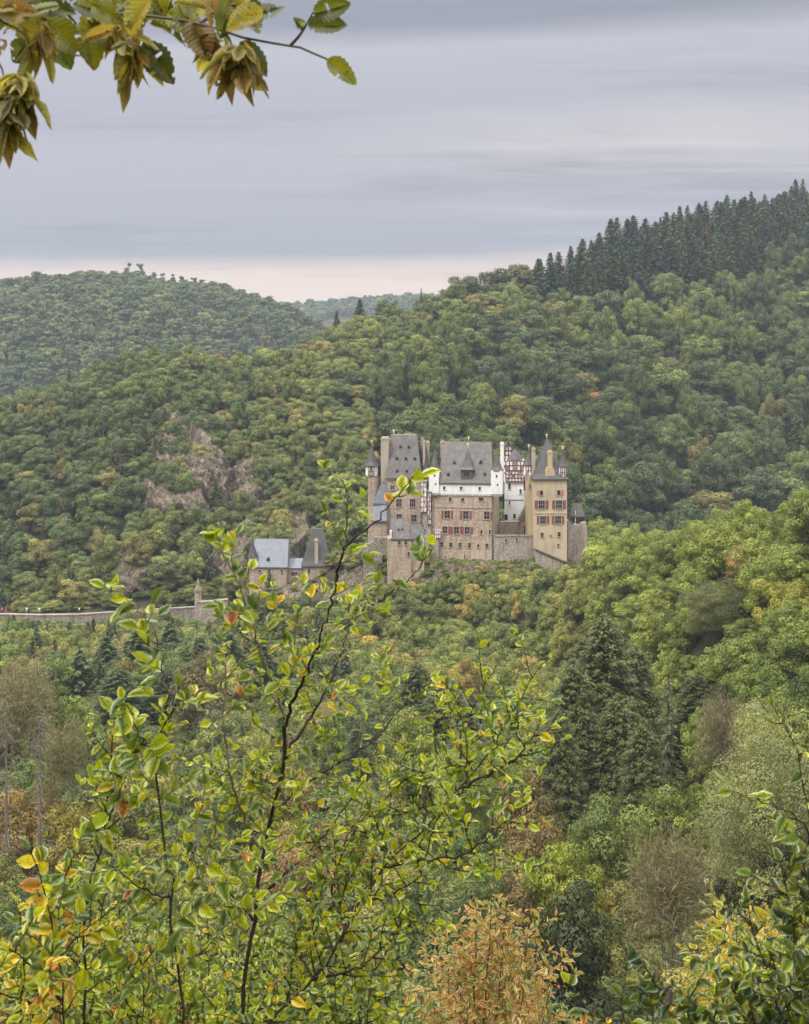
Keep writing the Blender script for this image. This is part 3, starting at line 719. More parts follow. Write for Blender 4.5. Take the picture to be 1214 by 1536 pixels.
# ---- courtyard wall, terrace wall and porch
E = Bld('courtyard_wall', 'bare grey rubble wall closing the courtyard between great house and yellow tower', 'wall', 741, 847, 292, 1)
E.part('wall', MB().box(0, E.X(807), 0, 1.1, -3.2, E.Z(805)), 'stone_grey')
E.part('coping', MB().box(E.X(742), E.X(806), -0.12, 1.2, E.Z(805), E.Z(803)), 'stone_old')
for px, py in ((759.5, 810.5), (775.5, 809.5)): window(E, px, py, 2.4, 5, (0, 0))
T_ = Bld('terrace_wall', 'tan inner terrace wall below the white half-timbered house', 'wall', 750, 806, 301, 0)
T_.part('wall', MB().box(0, T_.X(786), 0, 1.5, 0, T_.Z(782.5)), 'stone_tan')
Q = Bld('porch', 'stone porch with round arch and mossy lean-to roof beside the yellow tower', 'porch', 781, 805, 299, 0)
wm = MB(); ax, rw_ = Q.X(792.5), Q.X(798.5) - Q.X(792.5)
zz = Q.Z(791)
pol = [(0, 0), (ax - rw_, 0), (ax - rw_, zz)] + [(ax - rw_ * math.cos(math.pi * i / 10), zz + rw_ * math.sin(math.pi * i / 10)) for i in range(1, 10)] + [(ax + rw_, zz), (ax + rw_, 0), (Q.X(803), 0), (Q.X(803), Q.Z(774)), (0, Q.Z(781))]
wm.prism(pol, 0, 0.7); Q.part('wall', wm, 'stone_tan')
Q.part('doorway', MB().box(ax - rw_ - .2, ax + rw_ + .2, 1.8, 1.9, 0, zz + rw_ + .2), 'glass')
rm = MB(); rm.prism([(Q.X(777.5), Q.Z(781.5)), (Q.X(789), Q.Z(759.5)), (Q.X(804), Q.Z(758.5)), (Q.X(804), Q.Z(775)), (Q.X(790), Q.Z(779))], -0.25, 2.6)
M['moss'] = mat_slate('mossy slate', (0.10, 0.095, 0.06), (0.19, 0.17, 0.11)); Q.part('roof', rm, 'moss')

# ---- D: yellow tower house
D = Bld('yellow_tower_house', 'ochre yellow plastered tower house with pointed slate roof, two turrets and red shutters', 'house', 802, 842, 290, 3)
wD, dD = D.X(851), 8.0
wl = MB().prism([(0, D.Z(824)), (wD, D.Z(843)), (wD, D.Z(719)), (0, D.Z(719))], 0, dD); D.part('wall', wl, 'yellow')
D.part('cornice', MB().box(-.12, wD + .12, -.12, dD, D.Z(720.2), D.Z(718.4)), 'ochre')
D.part('string_course', MB().box(-.02, wD + .02, -.09, -.002, D.Z(770.8), D.Z(769.2)), 'ochre')
rD = MB(); hip_roof(rD, -0.4, wD + .35, -0.4, dD + .4, D.Z(718.4), D.Z(660), D.X(825) - .05, D.X(825) + .05, rw=0.05, flare=0.06)
D.part('roof', rD, 'slate_dark'); finial(D, D.X(825), dD / 2, D.Z(660))
ch = chimney(D, 823.2, 829.6, 712, 677.5, 0.35, 1.3, 'ochre')
bs = MB().prism([(D.X(818.5), D.Z(714)), (D.X(833), D.Z(714)), (D.X(833), D.Z(707)), (D.X(830), D.Z(701)), (D.X(821), D.Z(701)), (D.X(818.5), D.Z(707))], 0.1, 1.6); D.part('chimney_base', bs, 'ochre')
for (x_, r_, tip, e, ym, bt) in ((845.6, 1.02, 677, 699.8, 0.75, 716.5), (799, 1.35, 676, 699.8, 5.2, 715.5)):
    tm = MB(); tm.lathe(D.X(x_), ym, [(r_ * .55, D.Z(bt + 5)), (r_ * .86, D.Z(bt)), (r_ * .86, D.Z(e))], 8, R_(22.5)); tu = D.part('turret', tm, 'white')
    cm = MB(); cone(cm, D.X(x_), ym, D.Z(e), D.Z(tip), r_ * 1.08, 10); D.part('turret_roof', cm, 'slate_dark', tu); finial(D, D.X(x_), ym, D.Z(tip), tu)
    timber(D, D.X(x_) - r_ * .62, D.X(x_) + r_ * .62, D.Z(bt - .5), D.Z(e + .8), ym - r_ * .81, 3, 2, tu, 0.13, ((0, 0, '/'), (2, 0, '\\')))
chimney(D, 802.0, 807.0, 716, 673.5, 3.4, 4.3, 'buff')
sl = MB().box(D.X(796), 0, 3.6, dD, D.Z(845), D.Z(714)); D.part('rear_wing', sl, 'ochre')
window(D, 798.5, 731, 1.8, 6, (0, 0), y=3.6)
window(D, 812.4, 739.3, 4.6, 7, (0, 0), 'salmon', sw=4.0, half=1); window(D, 838.6, 739, 4.6, 7, (0, 0), 'salmon', sw=4.0, half=-1)
for px in (812.8, 839): window(D, px, 757, 9.2, 12.4, (2, 1), 'red', sw=4.6)
for px in (815, 837.6): window(D, px, 780, 8.8, 11.6, (2, 1), 'red', sw=3.8)
for px, py, ww, hh in ((813.6, 802.4, 4.4, 6.4), (839, 801.8, 4.4, 6.6), (838, 818, 3.2, 4)): window(D, px, py, ww, hh, (0, 1), trim='ochre')
window(D, 826.8, 803.3, 1.8, 2, (0, 0), trim='ochre')

Wg = Bld('sloping_ramp_wall', 'rubble ramp wall with dark sloping coping at foot of yellow tower', 'wall', 804, 850, 288.5, 2)
Wg.part('wall', MB().prism([(0, -3), (Wg.X(846), -3), (Wg.X(846), Wg.Z(844)), (0, Wg.Z(826))], 0, 1.4), 'stone_grey')
Wg.part('coping', MB().prism([(0, Wg.Z(826)), (Wg.X(847), Wg.Z(844.4)), (Wg.X(847), Wg.Z(842)), (0, Wg.Z(823.6))], -.2, 1.45), 'slate_dark')

G = Bld('round_bastion', 'broken rubble bastion wall at the right end of the castle', 'wall', 851.5, 850, 294, -2)
bm_ = MB().prism([(0, -3), (G.X(886), -3), (G.X(884.5), G.Z(815)), (G.X(883), G.Z(800)), (G.X(879.5), G.Z(797)), (G.X(880), G.Z(784)), (G.X(872), G.Z(785)), (G.X(870), G.Z(788)), (G.X(862), G.Z(787)), (G.X(860), G.Z(791)), (G.X(854), G.Z(782)), (0, G.Z(781))], 0, 5)
G.part('wall', bm_, 'stone_grey')
br = MB().prism([(G.X(875.5), -2), (G.X(884), -3), (G.X(880), G.Z(788)), (G.X(877), G.Z(789))], -0.5, -0.003); G.part('buttress', br, 'stone_grey')
Hh = Bld('watch_hut', 'dark timber watch hut with grey hipped roof standing on the bastion', 'hut', 862.5, 787, 297, 0)
Hh.part('wall', MB().box(0, Hh.X(876.5), 0, 2.2, -.3, Hh.Z(774.5)), 'dark_timber')
rm = MB(); hip_roof(rm, Hh.X(855.8), Hh.X(877.6), -.45, 2.7, Hh.Z(774.5), Hh.Z(755.5), Hh.X(860), Hh.X(873), rw=0.1); Hh.part('roof', rm, 'slate')
Hh.part('post', MB().box(Hh.X(862.6), Hh.X(863.8), -.3, -.1, -.3, Hh.Z(766)), 'white')

# ---- curtain walls left of the castle
K = Bld('rampart_wall', 'old grey rampart wall with a dark archway below the slate lean-to', 'wall', 545, 858, 291, 0)
ax, rw_, zz = K.X(577), K.X(580.4) - K.X(577), K.Z(836)
pol = [(0, -3), (ax - rw_, -3), (ax - rw_, zz)] + [(ax - rw_ * math.cos(math.pi * i / 8), zz + rw_ * math.sin(math.pi * i / 8)) for i in range(1, 8)] + [(ax + rw_, zz), (ax + rw_, -3), (K.X(582), -3), (K.X(582), K.Z(806)), (K.X(562), K.Z(806)), (K.X(561.8), K.Z(812)), (0, K.Z(818))]
K.part('wall', MB().prism(pol, 0, 1.3), 'stone_old'); K.part('archway', MB().box(ax - rw_ - .2, ax + rw_ + .2, 2.2, 2.3, -3, zz + rw_ + .2), 'glass')
window(K, 571.5, 811, 2.4, 3.4, (0, 0))

# ---- outer bailey
GH = Bld('gate_hall', 'tan stone hall under a smooth blue grey slate roof in the outer bailey', 'house', 374, 896, 303, -3)
wG = GH.X(430.5)
GH.part('wall', MB().box(0, wG, 0, 7, -2.5, GH.Z(850)), 'stone_tan')
rm = MB(); hip_roof(rm, -.3, wG + .2, -.3, 7.3, GH.Z(850), GH.Z(811), GH.X(379), wG, rw=.1); GH.part('roof', rm, 'slate_blue')
dormer(GH, 402, 839, 4.4, 5.5, None, lambda z: -.3 + 3.7 * (z - GH.Z(850)) / (GH.Z(811) - GH.Z(850)))
oo = GH.part('oriel', MB().box(GH.X(373), GH.X(384.5), -.55, 1.6, GH.Z(849), GH.Z(836.5)), 'white')
timber(GH, GH.X(373) + .1, GH.X(384.5) - .1, GH.Z(848.6), GH.Z(837), -.55, 3, 2, oo, .16, ((0, 0, '/'), (2, 0, '\\')))
GH.part('oriel_roof', MB().lathe((GH.X(373) + GH.X(384.5)) / 2, .5, [(1.25, GH.Z(836.5)), (.8, GH.Z(828)), (.03, GH.Z(811))], 6, 0), 'slate_dark', oo)
for px in (390, 423): window(GH, px, 856.5, 3, 4, (0, 0))
LK = Bld('link_building', 'low link building with slate roof between the hall and the gate tower', 'house', 430.6, 896, 304, 0)
LK.part('wall', MB().box(0.03, LK.X(453.4), 0, 5, -2.5, LK.Z(852)), 'stone_tan')
rf = MB(); z0, z1 = LK.Z(852), LK.Z(839.5)
rf.add([(0.03, -.3, z0), (LK.X(453.4), -.3, z0), (LK.X(453.4), 2.6, z1), (.03, 2.6, z1), (.03, 5.3, z0), (LK.X(453.4), 5.3, z0)], [(0, 1, 2, 3), (3, 2, 5, 4), (0, 3, 4), (1, 5, 2), (0, 4, 5, 1)]); LK.part('roof', rf, 'slate_blue')
window(LK, 441.8, 861, 9, 6, (3, 0))
GT = Bld('gate_tower', 'square tan stone gate tower with truncated steep slate roof and slim chimney', 'tower', 454.5, 914, 301, 4)
wT = GT.X(495.5)
GT.part('wall', MB().box(0, wT, 0, 6, -2, GT.Z(849)), 'stone_tan')
rm = MB(); hip_roof(rm, -.35, wT + .35, -.35, 6.35, GT.Z(849), GT.Z(795), GT.X(469.5), GT.X(484.5), rw=.5, flare=.05); GT.part('roof', rm, 'slate_dark')
chimney(GT, 472, 477.4, 851, 810, -.1, .7, 'buff')
GT.part('string_course', MB().box(-.05, wT + .05, -.1, -.002, GT.Z(873.8), GT.Z(872)), 'stone_grey')
for px, py, hh in ((463.5, 857, 6), (466.4, 879.5, 6), (465, 899, 4)): window(GT, px, py, 3, hh, (0, 0), arch=hh > 5)
for px, py in ((488, 858), (488, 886)): window(GT, px, py, 3, 5, (0, 0))

# ---- road wall with turret
def wall_run(name, label, pts, Yd, top, bot, mat, th=0.8, cap=None):
    b = Bld(name, label, 'wall', pts[0][0], bot[0], Yd, 0)
    mb = MB(); cm = MB()
    for i in range(len(pts) - 1):
        x0, x1 = b.X(pts[i][0]), b.X(pts[i + 1][0])
        for j in range(2):
            pass
        mb.prism([(x0, b.Z(bot[i]) - 2.5), (x1, b.Z(bot[i + 1]) - 2.5), (x1, b.Z(top[i + 1])), (x0, b.Z(top[i]))], 0, th)
        if cap: cm.prism([(x0, b.Z(top[i])), (x1, b.Z(top[i + 1])), (x1, b.Z(top[i + 1]) + .26), (x0, b.Z(top[i]) + .26)], -.1, th + .1)
    b.part('wall', mb, mat)
    if cap: b.part('coping', cm, cap)
    return b
wall_run('retaining_wall', 'long tan retaining wall under the castle road with pale coping', [(-40,), (60,), (115,), (190,), (256,), (296,)], 318, [922, 923.5, 923, 918, 914, 911.5], [940, 942, 943, 942, 942, 942], 'stone_old', cap='stone_grey')
wall_run('road_parapet', 'low pale parapet on the far side of the castle road', [(-40,), (40,), (80,), (115,), (190,)], 329.5, [921, 920.5, 919.5, 918.5, 914], [925, 925, 924, 923, 919], 'trim', 0.4)
lw_ = wall_run('terrace_step_wall', 'low broken wall with white capstones below the retaining wall', [(70,), (100,), (135,)], 311.5, [939.5, 938.5, 939], [946, 947, 947], 'stone_old', cap='trim')
wall_run('abutment_wall', 'taller pinkish rubble abutment wall right of the slim wall turret', [(296.2,), (318,), (341,)], 316.5, [904.5, 904, 901], [944, 944, 942], 'stone_grey', 2.4, cap='stone_old')
WT = Bld('wall_turret', 'slim round stone turret with pointed stone spire on the road wall', 'tower', 296.5, 945, 317.5, 0)
WT.part('shaft', MB().lathe(0, .6, [(.75, -2), (.75, WT.Z(889)), (.86, WT.Z(888)), (.86, WT.Z(886.5))], 14), 'stone_grey')
WT.part('spire', MB().lathe(0, .6, [(.95, WT.Z(886.5)), (.5, WT.Z(880)), (.03, WT.Z(866.5))], 10), 'stone_old')

# ------------------------------------------------------------------ rock outcrops
def mat_rock():
    m, g = material('slate rock')
    t = g.n('ShaderNodeTexCoord'); o = t.outputs['Object']
    st = g.noise(g.mapping(o, scale=(0.9, 0.5, 0.6), rot=(0.3, 0.5, 0.2)), 1.0, 6, 0.65, 0.5)
    b = g.noise(o, 2.6, 5, 0.65); big = g.noise(o, 0.22, 4, 0.6)
    c = g.ramp(st, [(0.30, (0.04, 0.034, 0.030)), (0.46, (0.115, 0.086, 0.062)), (0.55, (0.19, 0.142, 0.102)), (0.70, (0.28, 0.225, 0.175))])
    c = g.mix(g.ramp(big, [(0.5, (0, 0, 0)), (0.66, (0.75, 0.75, 0.75))]), c, (0.125, 0.13, 0.06))
    c = g.mix(0.5, c, g.ramp(b, [(0.3, (0.5, 0.5, 0.5)), (0.7, (1.3, 1.28, 1.25))]), 'MULTIPLY')
    vo = g.n('ShaderNodeTexVoronoi', feature='DISTANCE_TO_EDGE'); vo.inputs['Scale'].default_value = 0.62
    wpv = g.n('ShaderNodeTexNoise'); wpv.inputs['Scale'].default_value = 0.8; g.l(o, wpv.inputs['Vector'])
    va = g.n('ShaderNodeVectorMath', operation='MULTIPLY_ADD'); g.l(wpv.outputs['Color'], va.inputs[0]); va.inputs[1].default_value = (1.6, 1.6, 1.6); g.l(g.mapping(o, scale=(1.3, .8, .8)), va.inputs[2]); g.l(va.outputs[0], vo.inputs['Vector'])
    c = g.mix(g.ramp(vo.outputs['Distance'], [(0.0, (0.85, 0.85, 0.85)), (0.09, (0, 0, 0))]), c, (0.03, 0.026, 0.022))
    out(g, principled(g, c, 0.9, 0.15, g.math('ADD', g.math('ADD', st, b), g.math('MULTIPLY', vo.outputs['Distance'], 1.5)), 0.8, 0.3))
    return m
M['rock'] = mat_rock()

def hit(px, py, y0=60.0, y1=1300.0):
    Y = np.linspace(y0, y1, 2500)
    x = (px - CX) / F * Y; zr = H - (py - HY) / F * Y
    k = np.nonzero(terr(x, Y) >= zr)[0]
    return float(Y[k[0]]) if len(k) else None

ROCKS = []
def rock(px, py, wp, hp, Y=None, seed=0, depth=0.5, label='', lean=0.0, A=5.2):
    """a crag: the hillside itself thrust out in stepped fins, its ragged rim running back under the soil"""
    Y = Y or hit(px, py, 250)
    xc = (px - CX) / F * Y
    # ground distance covered by hp pixels of the slope seen here
    g0, g1 = gz(xc, Y - 3), gz(xc, Y + 3)
    dpy = abs((HY + (H - g0) * F / (Y - 3)) - (HY + (H - g1) * F / (Y + 3))) / 6.0
    rx, ry = wp / 2 * Y / F * 1.25, min(max(hp / 2 / max(dpy, 1.2), 2.0), 16) * 1.2
    nx, ny = 110, 130
    u, v_ = np.meshgrid(np.linspace(-1, 1, nx), np.linspace(-1, 1, ny), indexing='ij')
    u, v_ = u.ravel(), v_.ravel()
    x, y = xc + u * rx + lean * v_ * ry, Y + v_ * ry
    q = np.stack([x, y, np.full_like(x, seed * 5.3)], -1)
    edge = np.sqrt(u * u + v_ * v_) + 0.75 * (fbm(q * .28 + 11, 3) - .5) * 1.6
    mask = np.clip((1.12 - edge) / 0.42, -0.25, 1)
    q2 = q + 1.3 * np.stack([fbm(q * .5, 2), fbm(q * .5 + 9, 2), 0 * x], -1)
    fin = 1 - np.abs(2 * fbm(q2 * np.array([.40, .13, 1]), 2) - 1)
    cell = vnoise(np.floor(q2 * np.array([.62, .30, 1])) + .5)
    cell2 = vnoise(np.floor(q2 * np.array([1.5, .8, 1]) + 7) + .5)
    big = fbm(q2 * .14 + 3, 2)
    hgt = mask * A * (0.30 + 0.9 * big * fin + 0.55 * cell + 0.22 * cell2) + 0.25 * fbm(q2 * 2.2, 3) - 0.55
    z = terr(x, y) + np.where(mask > 0, hgt, mask * 3 - .5)
    yo = y - np.where(mask > 0, hgt, 0) * 0.55
    p = np.stack([x - xc, yo - Y, z - (g0 + g1) / 2], -1)
    i = np.arange(nx - 1)[:, None] * ny + np.arange(ny - 1)[None, :]
    f = np.stack([i, i + ny, i + ny + 1, i + 1], -1).reshape(-1, 4)
    me = mesh_np('rock_outcrop', p, f)
    o = link('rock_outcrop', me, M['rock'], loc=(xc, Y, (g0 + g1) / 2))
    tag(o, label, 'rock', 'rock outcrops on the hillside')
    ROCKS.append((px, py, wp / 2, hp / 2, Y))
rock(292, 690, 95, 95, seed=1, label='largest brown rock face high on the wooded hill, bare grass at its top', lean=-.1)
rock(262, 762, 110, 52, seed=2, label='broad brown scree rock below the largest rock face', lean=.2)
rock(338, 655, 34, 34, seed=3, label='small pale rock knob above and right of the largest rock face')
rock(378, 742, 58, 68, seed=4, label='grey ribbed rock wall between the largest rock face and the castle')
rock(202, 862, 70, 50, seed=5, A=3.0, label='squat grey rock face just above the castle road wall')
rock(356, 842, 56, 100, seed=6, label='steep grey rock directly left of the gate hall')
rock(445, 805, 36, 80, seed=7, label='narrow pale rock rib rising between hall roof and gate tower')
rock(318, 722, 50, 70, seed=14, label='dark cleft brown rock under the largest rock face')
rock(95, 815, 22, 30, seed=8, label='tiny rock patch among trees far left above the road')
rock(440, 893, 30, 36, Y=302.5, seed=9, A=.8, label='dark grey rock under the link building of the outer bailey')
rock(548, 865, 100, 62, Y=292, seed=10, A=.9, label='grey rock ledge under the rampart wall left of the annex', depth=.6)
rock(612, 890, 64, 46, Y=290, seed=15, A=.8, label='rock foot beneath the tan stone annex', depth=.6)
rock(765, 862, 120, 44, Y=293.5, seed=11, A=1.7, label='overgrown rock base under the courtyard wall', depth=.35)
rock(832, 862, 60, 34, Y=291, seed=12, A=1.7, label='rock base below the yellow tower ramp wall', depth=.6)
rock(695, 872, 110, 40, Y=295, seed=13, A=1.7, label='rock footing below the great house wall', depth=.3)

# ------------------------------------------------------------------ trees
def unit(n, rs):
    d = rs.normal(size=(n, 3)); return d / np.linalg.norm(d, axis=1, keepdims=True)

def leaf_quads(c, nrm, size, aspect, tone, rs, tang=None):
    n = len(c)
    if tang is None: tang = unit(n, rs)
    t = tang - nrm * (tang * nrm).sum(1, keepdims=True); t /= np.linalg.norm(t, axis=1, keepdims=True) + 1e-9
    b = np.cross(nrm, t)
    s = size[:, None]; a = (size * aspect)[:, None]
    v = np.empty((n, 4, 3))
    v[:, 0] = c - t * s; v[:, 1] = c + b * a - nrm * a * .25; v[:, 2] = c + t * s; v[:, 3] = c - b * a - nrm * a * .25
    return v.reshape(-1, 3), np.arange(n * 4).reshape(n, 4), np.repeat(tone, 4)

def crown_mesh(seed, nclump, per, lsize, R=4.2, z0=2.0, z1=10.0, rc=(0.24, 0.40), name='crown', up=0.55, gaps=0.0):
    rs = np.random.RandomState(seed)
    cz, rz = z0 + (z1 - z0) * 0.46, (z1 - z0) / 2
    cs, rr = [], []
    lob = rs.uniform(0, 6.28, 4)
    tries = 0
    while len(cs) < nclump and tries < 6000:
        tries += 1
        d = unit(1, rs)[0]
        if d[2] < -0.8: continue
        a = math.atan2(d[1], d[0])
        sil = 0.84 + 0.13 * math.sin(2 * a + lob[0]) + 0.12 * math.sin(3 * a + lob[1]) + 0.08 * math.sin(5 * a + lob[2])
        k = rs.uniform(0.60, 0.98) * sil
        r = R * rs.uniform(*rc)
        p = np.array([d[0] * R * k, d[1] * R * k, cz + d[2] * rz * k * (1 - 0.12 * (d[2] > 0.5))])
        if any(np.linalg.norm((p - q) / np.array([1, 1, .8])) < 0.62 * (r + r2) for q, r2 in zip(cs, rr)) and tries < 3000: continue
        cs.append(p); rr.append(r)
    C, Nn, S, T = [], [], [], []
    for p, r in zip(cs, rr):
        n = int(per * (r / (R * .32)) ** 2)
        d = unit(int(n * 1.7), rs); d = d[d[:, 2] > -0.35 - 0.4 * rs.rand(len(d))][:n]
        # finer bumps inside each clump
        wob = 0.56 + 0.88 * fbm(d * 2.4 + p * 1.7 + seed, 2)
        rad = r * wob * (1 - 0.30 * rs.rand(len(d)) ** 2)
        C.append(p + d * rad[:, None] * np.array([1.08, 1.08, 0.72]))
        nn = d * 1.0 + np.array([0, 0, up * .7]) + rs.normal(size=d.shape) * 0.30
        Nn.append(nn / np.linalg.norm(nn, axis=1, keepdims=True))
        S.append(lsize * rs.uniform(0.5, 1.35, len(d)))
        T.append(np.clip(0.47 + rs.normal() * 0.17 + rs.normal(size=len(d)) * 0.10 + 0.10 * (rs.rand(len(d)) > .93), 0, 1))
    # loose inner leaves so that the crown is not hollow
    n = int(per * nclump * 0.10); d = unit(n, rs) * (rs.rand(n, 1) ** 0.5)
    C.append(d * np.array([R * .62, R * .62, rz * .7]) + np.array([0, 0, cz])); nn = unit(n, rs); Nn.append(nn)
    S.append(lsize * 1.2 * np.ones(n)); T.append(rs.uniform(.3, .6, n))
    v, f, t = leaf_quads(np.concatenate(C), np.concatenate(Nn), np.concatenate(S), 0.62, np.concatenate(T), rs)
    v[:, 2] *= 9.9 / np.percentile(v[:, 2], 99.8)
    return mesh_np(name, v, f, t), cs

def trunk_mesh(seed, clumps, r=0.22, top=6.0, name='trunk', nl=7):
    rs = random.Random(seed); mb = MB()
    pts = [(0, 0, -1.2)] + [(rs.uniform(-.15, .15) * k, rs.uniform(-.15, .15) * k, top * k / 4) for k in range(5)]
    mb.tube(pts, [r * 1.5, r * 1.25, r, r * .85, r * .65, r * .4], 7)
    for p in rs.sample(list(clumps), min(nl, len(clumps))):
        k = rs.randint(2, 4); a = Vector(pts[k + 1]); b = Vector(p)
        mb.tube([a, a.lerp(b, .5) + Vector((0, 0, .3)), b], [r * .5, r * .3, r * .08], 5)
    me = bpy.data.meshes.new(name); me.from_pydata(mb.v, [], mb.f); me.polygons.foreach_set('use_smooth', [True] * len(mb.f)); me.update()
    return me

def conifer_mesh(seed, pw=.66, R=2.3, per=9, nw=26, lsize=0.30, droop=0.25, top=10.0, z0=0.7, thin=1.0, name='crown', ragged=0.3):
    rs = np.random.RandomState(seed); C, Nn, S, T, Tg = [], [], [], [], []
    for i in range(nw):
        t = i / (nw - 1); z = z0 + (top - 0.25 - z0) * t ** 0.92
        L = R * (1 - t) ** pw * (0.92 if t > .12 else 0.75) + 0.10
        nb = max(4, int(per * (0.5 + 0.6 * (1 - t)) * thin))
        a0 = rs.uniform(0, 6.28)
        for b in range(nb):
            a = a0 + 6.283 * b / nb + rs.normal() * .18; l = L * rs.uniform(1 - ragged, 1.08)
            n = max(3, int(l / (lsize * 0.42)))
            s = (np.arange(n) + .7) / n
            dirv = np.array([math.cos(a), math.sin(a), 0])
            zz = z - droop * l * s ** 1.4 + 0.16 * l * s ** 3
            side = np.array([-dirv[1], dirv[0], 0])
            for q in range(2):
                off = rs.normal(size=n) * 0.20 * l * (1.1 - s) + rs.normal(size=n) * .05
                pc = dirv * (l * s)[:, None] + side * off[:, None]; pc[:, 2] = zz + rs.normal(size=n) * .07 + (z - zz) * 0
                C.append(pc)
                nn = np.array([0, 0, 1.0]) + dirv * .45 + rs.normal(size=(n, 3)) * .38; Nn.append(nn / np.linalg.norm(nn, axis=1, keepdims=True))
                tg = dirv + side * np.sign(off)[:, None] * .55 + np.array([0, 0, -droop]); Tg.append(tg)
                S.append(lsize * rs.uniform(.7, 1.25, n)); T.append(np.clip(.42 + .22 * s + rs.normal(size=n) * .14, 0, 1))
    v, f, t = leaf_quads(np.concatenate(C), np.concatenate(Nn), np.concatenate(S), 0.42, np.concatenate(T), rs, np.concatenate(Tg))
    return mesh_np(name, v, f, t)

def pine_crown(seed, nclump=7, per=150, lsize=.28):
    rs = np.random.RandomState(seed); C, Nn, S, T, cs = [], [], [], [], []
    for i in range(nclump):
        p = np.array([rs.normal() * 1.1, rs.normal() * 1.1, rs.uniform(4.0, 9.3)]); r = rs.uniform(.85, 1.5); cs.append(p)
        d = unit(per, rs); C.append(p + d * r * np.array([1.0, 1.0, .8]) * rs.uniform(.6, 1, (per, 1)))
        nn = d * .6 + np.array([0, 0, .6]) + rs.normal(size=d.shape) * .5; Nn.append(nn / np.linalg.norm(nn, axis=1, keepdims=True))
        S.append(lsize * rs.uniform(.7, 1.2, per)); T.append(np.clip(.5 + rs.normal() * .1 + rs.normal(size=per) * .15, 0, 1))
    v, f, t = leaf_quads(np.concatenate(C), np.concatenate(Nn), np.concatenate(S), 0.5, np.concatenate(T), rs)
    return mesh_np('crown', v, f, t), cs

def twig_crown(seed, n=9500, R=4.0, z0=.6, z1=10, wd=.026, up=1.0):
    """bare or nearly bare crown: thin upright twigs as narrow slivers through the crown's volume"""
    rs = np.random.RandomState(seed)
    d = unit(n, rs); d[:, 2] = np.where(d[:, 2] < -.5, -d[:, 2], d[:, 2]); k = rs.rand(n, 1) ** .6
    sil = .52 + .95 * fbm(d * 2.6 + seed, 3)
    c = d * k * np.array([R, R, (z1 - z0) * .62]) * sil[:, None]; c[:, 2] += z0 + (z1 - z0) * .36
    tg = d * .8 + np.array([0, 0, up * .45]) + rs.normal(size=d.shape) * .6
    nn = unit(n, rs); s = rs.uniform(.2, .6, n)
    v, f, t = leaf_quads(c, nn - tg * 0, s, wd / .5, np.clip(.5 + rs.normal(size=n) * .22, 0, 1), rs, tg)
    return mesh_np('crown', v, f, t)

def dead_spruce(seed):
    rs = random.Random(seed); mb = MB()
    mb.tube([(0, 0, -1), (0.03, 0, 3), (-.02, .03, 7), (0, 0, 10)], [.16, .13, .07, .015], 6)
    for i in range(70):
        z = rs.uniform(1.6, 9.7); a = rs.uniform(0, 6.28); l = (1 - z / 10.6) * rs.uniform(1.2, 2.8) + .15
        d = Vector((math.cos(a), math.sin(a), 0)); p0 = Vector((0, 0, z))
        mb.tube([p0, p0 + d * l * .5 + Vector((0, 0, -.05 * l)), p0 + d * l + Vector((0, 0, -.28 * l))], [.03, .02, .006], 4)
        for q in range(5):
            s = rs.uniform(.3, 1); b0 = p0 + d * l * s + Vector((0, 0, -.25 * l * s * s)); e = Vector((rs.gauss(0, 1), rs.gauss(0, 1), -.7)).normalized() * rs.uniform(.15, .5)
            mb.tube([b0, b0 + e], [.012, .004], 3)
    me = bpy.data.meshes.new('trunk'); me.from_pydata(mb.v, [], mb.f); me.update(); return me

def with_mat(me, m): me.materials.append(m); return me

